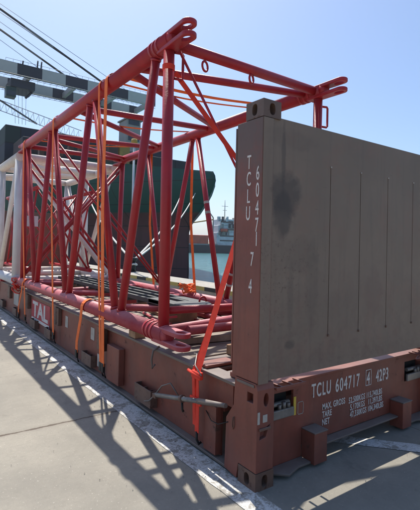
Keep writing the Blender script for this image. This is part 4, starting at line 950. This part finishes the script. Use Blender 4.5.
# ------------------------------------------------------------------ distant ship across the basin
ds = empty('distant_ship', (120, 168, -2.35), 'small far-off ship with white superstructure and orange deck cargo on the water', 'ship')
def ships(cx, cy, par):
    th = -0.20; c, s_ = math.cos(th), math.sin(th)
    def T(m):
        bmesh.ops.rotate(m.bm, verts=m.bm.verts, cent=(cx, cy, 0), matrix=Matrix.Rotation(th, 3, 'Z')); return m
    x0 = cx
    m = MB(); m.prism([(x0 - 14, 1.4), (x0 - 12.5, -2.3), (x0 + 52, -2.3), (x0 + 58, 3.6), (x0 + 46, 3.6), (x0 + 44, 1.4)], 1, cy - 5, cy + 5); h = T(m).build('hull', M['darkhull'], par)
    T(MB().box(x0 - 10, x0 + 0.5, cy - 4, cy + 4, 1.42, 6.0)).build('deck_cargo', M['orangehull'], par, bevel=0.3)
    T(MB().box(x0 - 10.6, x0 + 5, cy - 4.4, cy + 4.4, 1.2, 2.0)).build('deck_edge', M['shipgrey'], par)
    sp_ = T(MB().box(x0 + 4.5, x0 + 16.5, cy - 4.2, cy + 4.2, 1.42, 7.5)).build('superstructure', M['hazed_white'], par, bevel=0.2)
    T(MB().box(x0 + 5.5, x0 + 15.5, cy - 3.8, cy + 3.8, 7.5, 11.0)).build('upper_deck', M['hazed_white'], sp_, bevel=0.2)
    T(MB().box(x0 + 6.5, x0 + 13.5, cy - 4.0, cy + 4.0, 11.0, 14.0)).build('bridge', M['hazed_white'], sp_, bevel=0.2)
    T(MB().box(x0 + 6.7, x0 + 13.3, cy - 4.06, cy - 4.01, 12.2, 13.2)).build('window_band', M['glass'], sp_)
    for z in (3.4, 5.6, 8.8): T(MB().box(x0 + 6.2, x0 + 15, cy - 4.28, cy - 4.22, z, z + 0.6)).build('window_band', M['glass'], sp_)
    T(MB().box(x0 + 15.5, x0 + 18.5, cy - 2, cy + 2, 8, 15.2)).build('funnel', M['shipgrey'], par, bevel=0.3)
    mm = MB(); mm.tube((x0 + 10.5, cy, 14), (x0 + 10.5, cy, 23.5), 0.28, 0.12, n=8); mm.tube((x0 + 8.8, cy, 20.5), (x0 + 12.2, cy, 20.5), 0.10, n=6); mm.tube((x0 + 9.4, cy, 18.5), (x0 + 11.6, cy, 18.5), 0.10, n=6)
    T(mm).build('mast', M['shipgrey'], par)
    T(MB().tube((x0 - 14, cy - 2, 10.4), (x0 + 3.5, cy - 2, 13.6), 0.30, n=8)).build('derrick', M['hatch'], par)
    T(MB().tube((x0 + 3.5, cy - 2, 1.4), (x0 + 3.5, cy - 2, 14.5), 0.35, n=8)).build('derrick_post', M['shipgrey'], par)
    T(MB().tube((x0 + 3.5, cy - 2, 14.5), (x0 + 1.2, cy - 2, 17.3), 0.3, n=8)).build('davit', M['shipgrey'], par)
    rr_ = random.Random(4)
    for i in range(22):
        a = x0 + rr_.uniform(4.6, 16); zz = rr_.choice((7.5, 11.0, 14.0)) ; w_ = rr_.uniform(0.4, 1.4); 
        if zz > 13 and a > x0 + 13: a = x0 + 9
        T(MB().box(a, a + w_, cy - 4.7, cy - 4.3 + rr_.uniform(0, 1), zz - 1.2, zz + rr_.uniform(0.2, 1.3))).build('deck_fitting', (M['shipgrey'], M['hazed_white'], M['darkhull'])[i % 3], sp_)
    T(MB().tube((x0 + 6.5, cy - 4.9, 8.6), (x0 + 9.5, cy - 4.9, 8.6), 0.75, n=10)).build('lifeboat', M['orangehull'], par)
    m = MB()
    for i in range(14): m.tube((x0 + 18 + i * 2, cy - 4.6, 1.4), (x0 + 18 + i * 2, cy - 4.6, 2.6), 0.06, n=6)
    m.tube((x0 + 18, cy - 4.6, 2.6), (x0 + 45, cy - 4.6, 2.6), 0.06, n=6); T(m).build('railing', M['hazed_white'], par)
ships(116, 168, ds)
# far breakwater closing the basin
m = MB(); N = 60; rows = []
for i in range(N + 1):
    x = -300 + 3200 * i / N; h = 4 + 22 * abs(noise.noise((i * 0.21, 2, 0))) + 8 * noise.noise((i * 0.9, 5, 0)); rows.append((x, max(2, h)))
a_ = [m.bm.verts.new((x, 3000, -4)) for x, h in rows]; b_ = [m.bm.verts.new((x, 3040, h)) for x, h in rows]; c_ = [m.bm.verts.new((x, 3400, h * 0.6)) for x, h in rows]
for i in range(N):
    m.bm.faces.new((a_[i], a_[i + 1], b_[i + 1], b_[i])); m.bm.faces.new((b_[i], b_[i + 1], c_[i + 1], c_[i]))
struct(m.build('hills', simple('far_hills', (0.16, 0.20, 0.20), 0.9, var=0.2, scale=0.01)))

rg = random.Random(5); m = MB()
for i in range(900):
    if i % 3: x = -0.02 - abs(rg.gauss(0, 0.25)); y = rg.uniform(-1.0, 7)
    else: x = rg.uniform(-1.8, 2.4); y = rg.uniform(-1.2, 6) if x < -0.1 else rg.uniform(-1.2, 0.1)
    r = rg.uniform(0.0015, 0.006) * (1.4 if rg.random() < 0.08 else 1)
    c = V(x, y, 0.0045 + r * 0.5); vs = [m.bm.verts.new(c + V(rg.uniform(0.6, 1.2) * r * a, rg.uniform(0.6, 1.2) * r * b, rg.uniform(0.5, 0.9) * r * d)) for a, b, d in ((1, 0, 0), (0, 1, 0), (-1, 0, 0), (0, -1, 0), (0, 0, 1), (0, 0, -0.6))]
    for a, b in ((0, 1), (1, 2), (2, 3), (3, 0)): m.bm.faces.new((vs[a], vs[b], vs[4])); m.bm.faces.new((vs[b], vs[a], vs[5]))
m.build('gravel', simple('grit', (0.20, 0.18, 0.15), 0.9, var=0.5, scale=40))['kind'] = 'stuff'
# ------------------------------------------------------------------ air
def haze():
    o = MB().box(-4500, 6500, -3500, 7500, -9.5, 72.0).build('haze', bpy.data.materials.new('haze_air'))
    m = o.data.materials[0]; m.use_nodes = True; nt = m.node_tree; nt.nodes.remove(nt.nodes['Principled BSDF'])
    v = nt.nodes.new('ShaderNodeVolumePrincipled'); v.inputs['Color'].default_value = (0.86, 0.92, 1.0, 1); v.inputs['Density'].default_value = 0.00020; v.inputs['Anisotropy'].default_value = 0.3
    nt.links.new(v.outputs[0], nt.nodes['Material Output'].inputs['Volume']); o['kind'] = 'stuff'
haze()
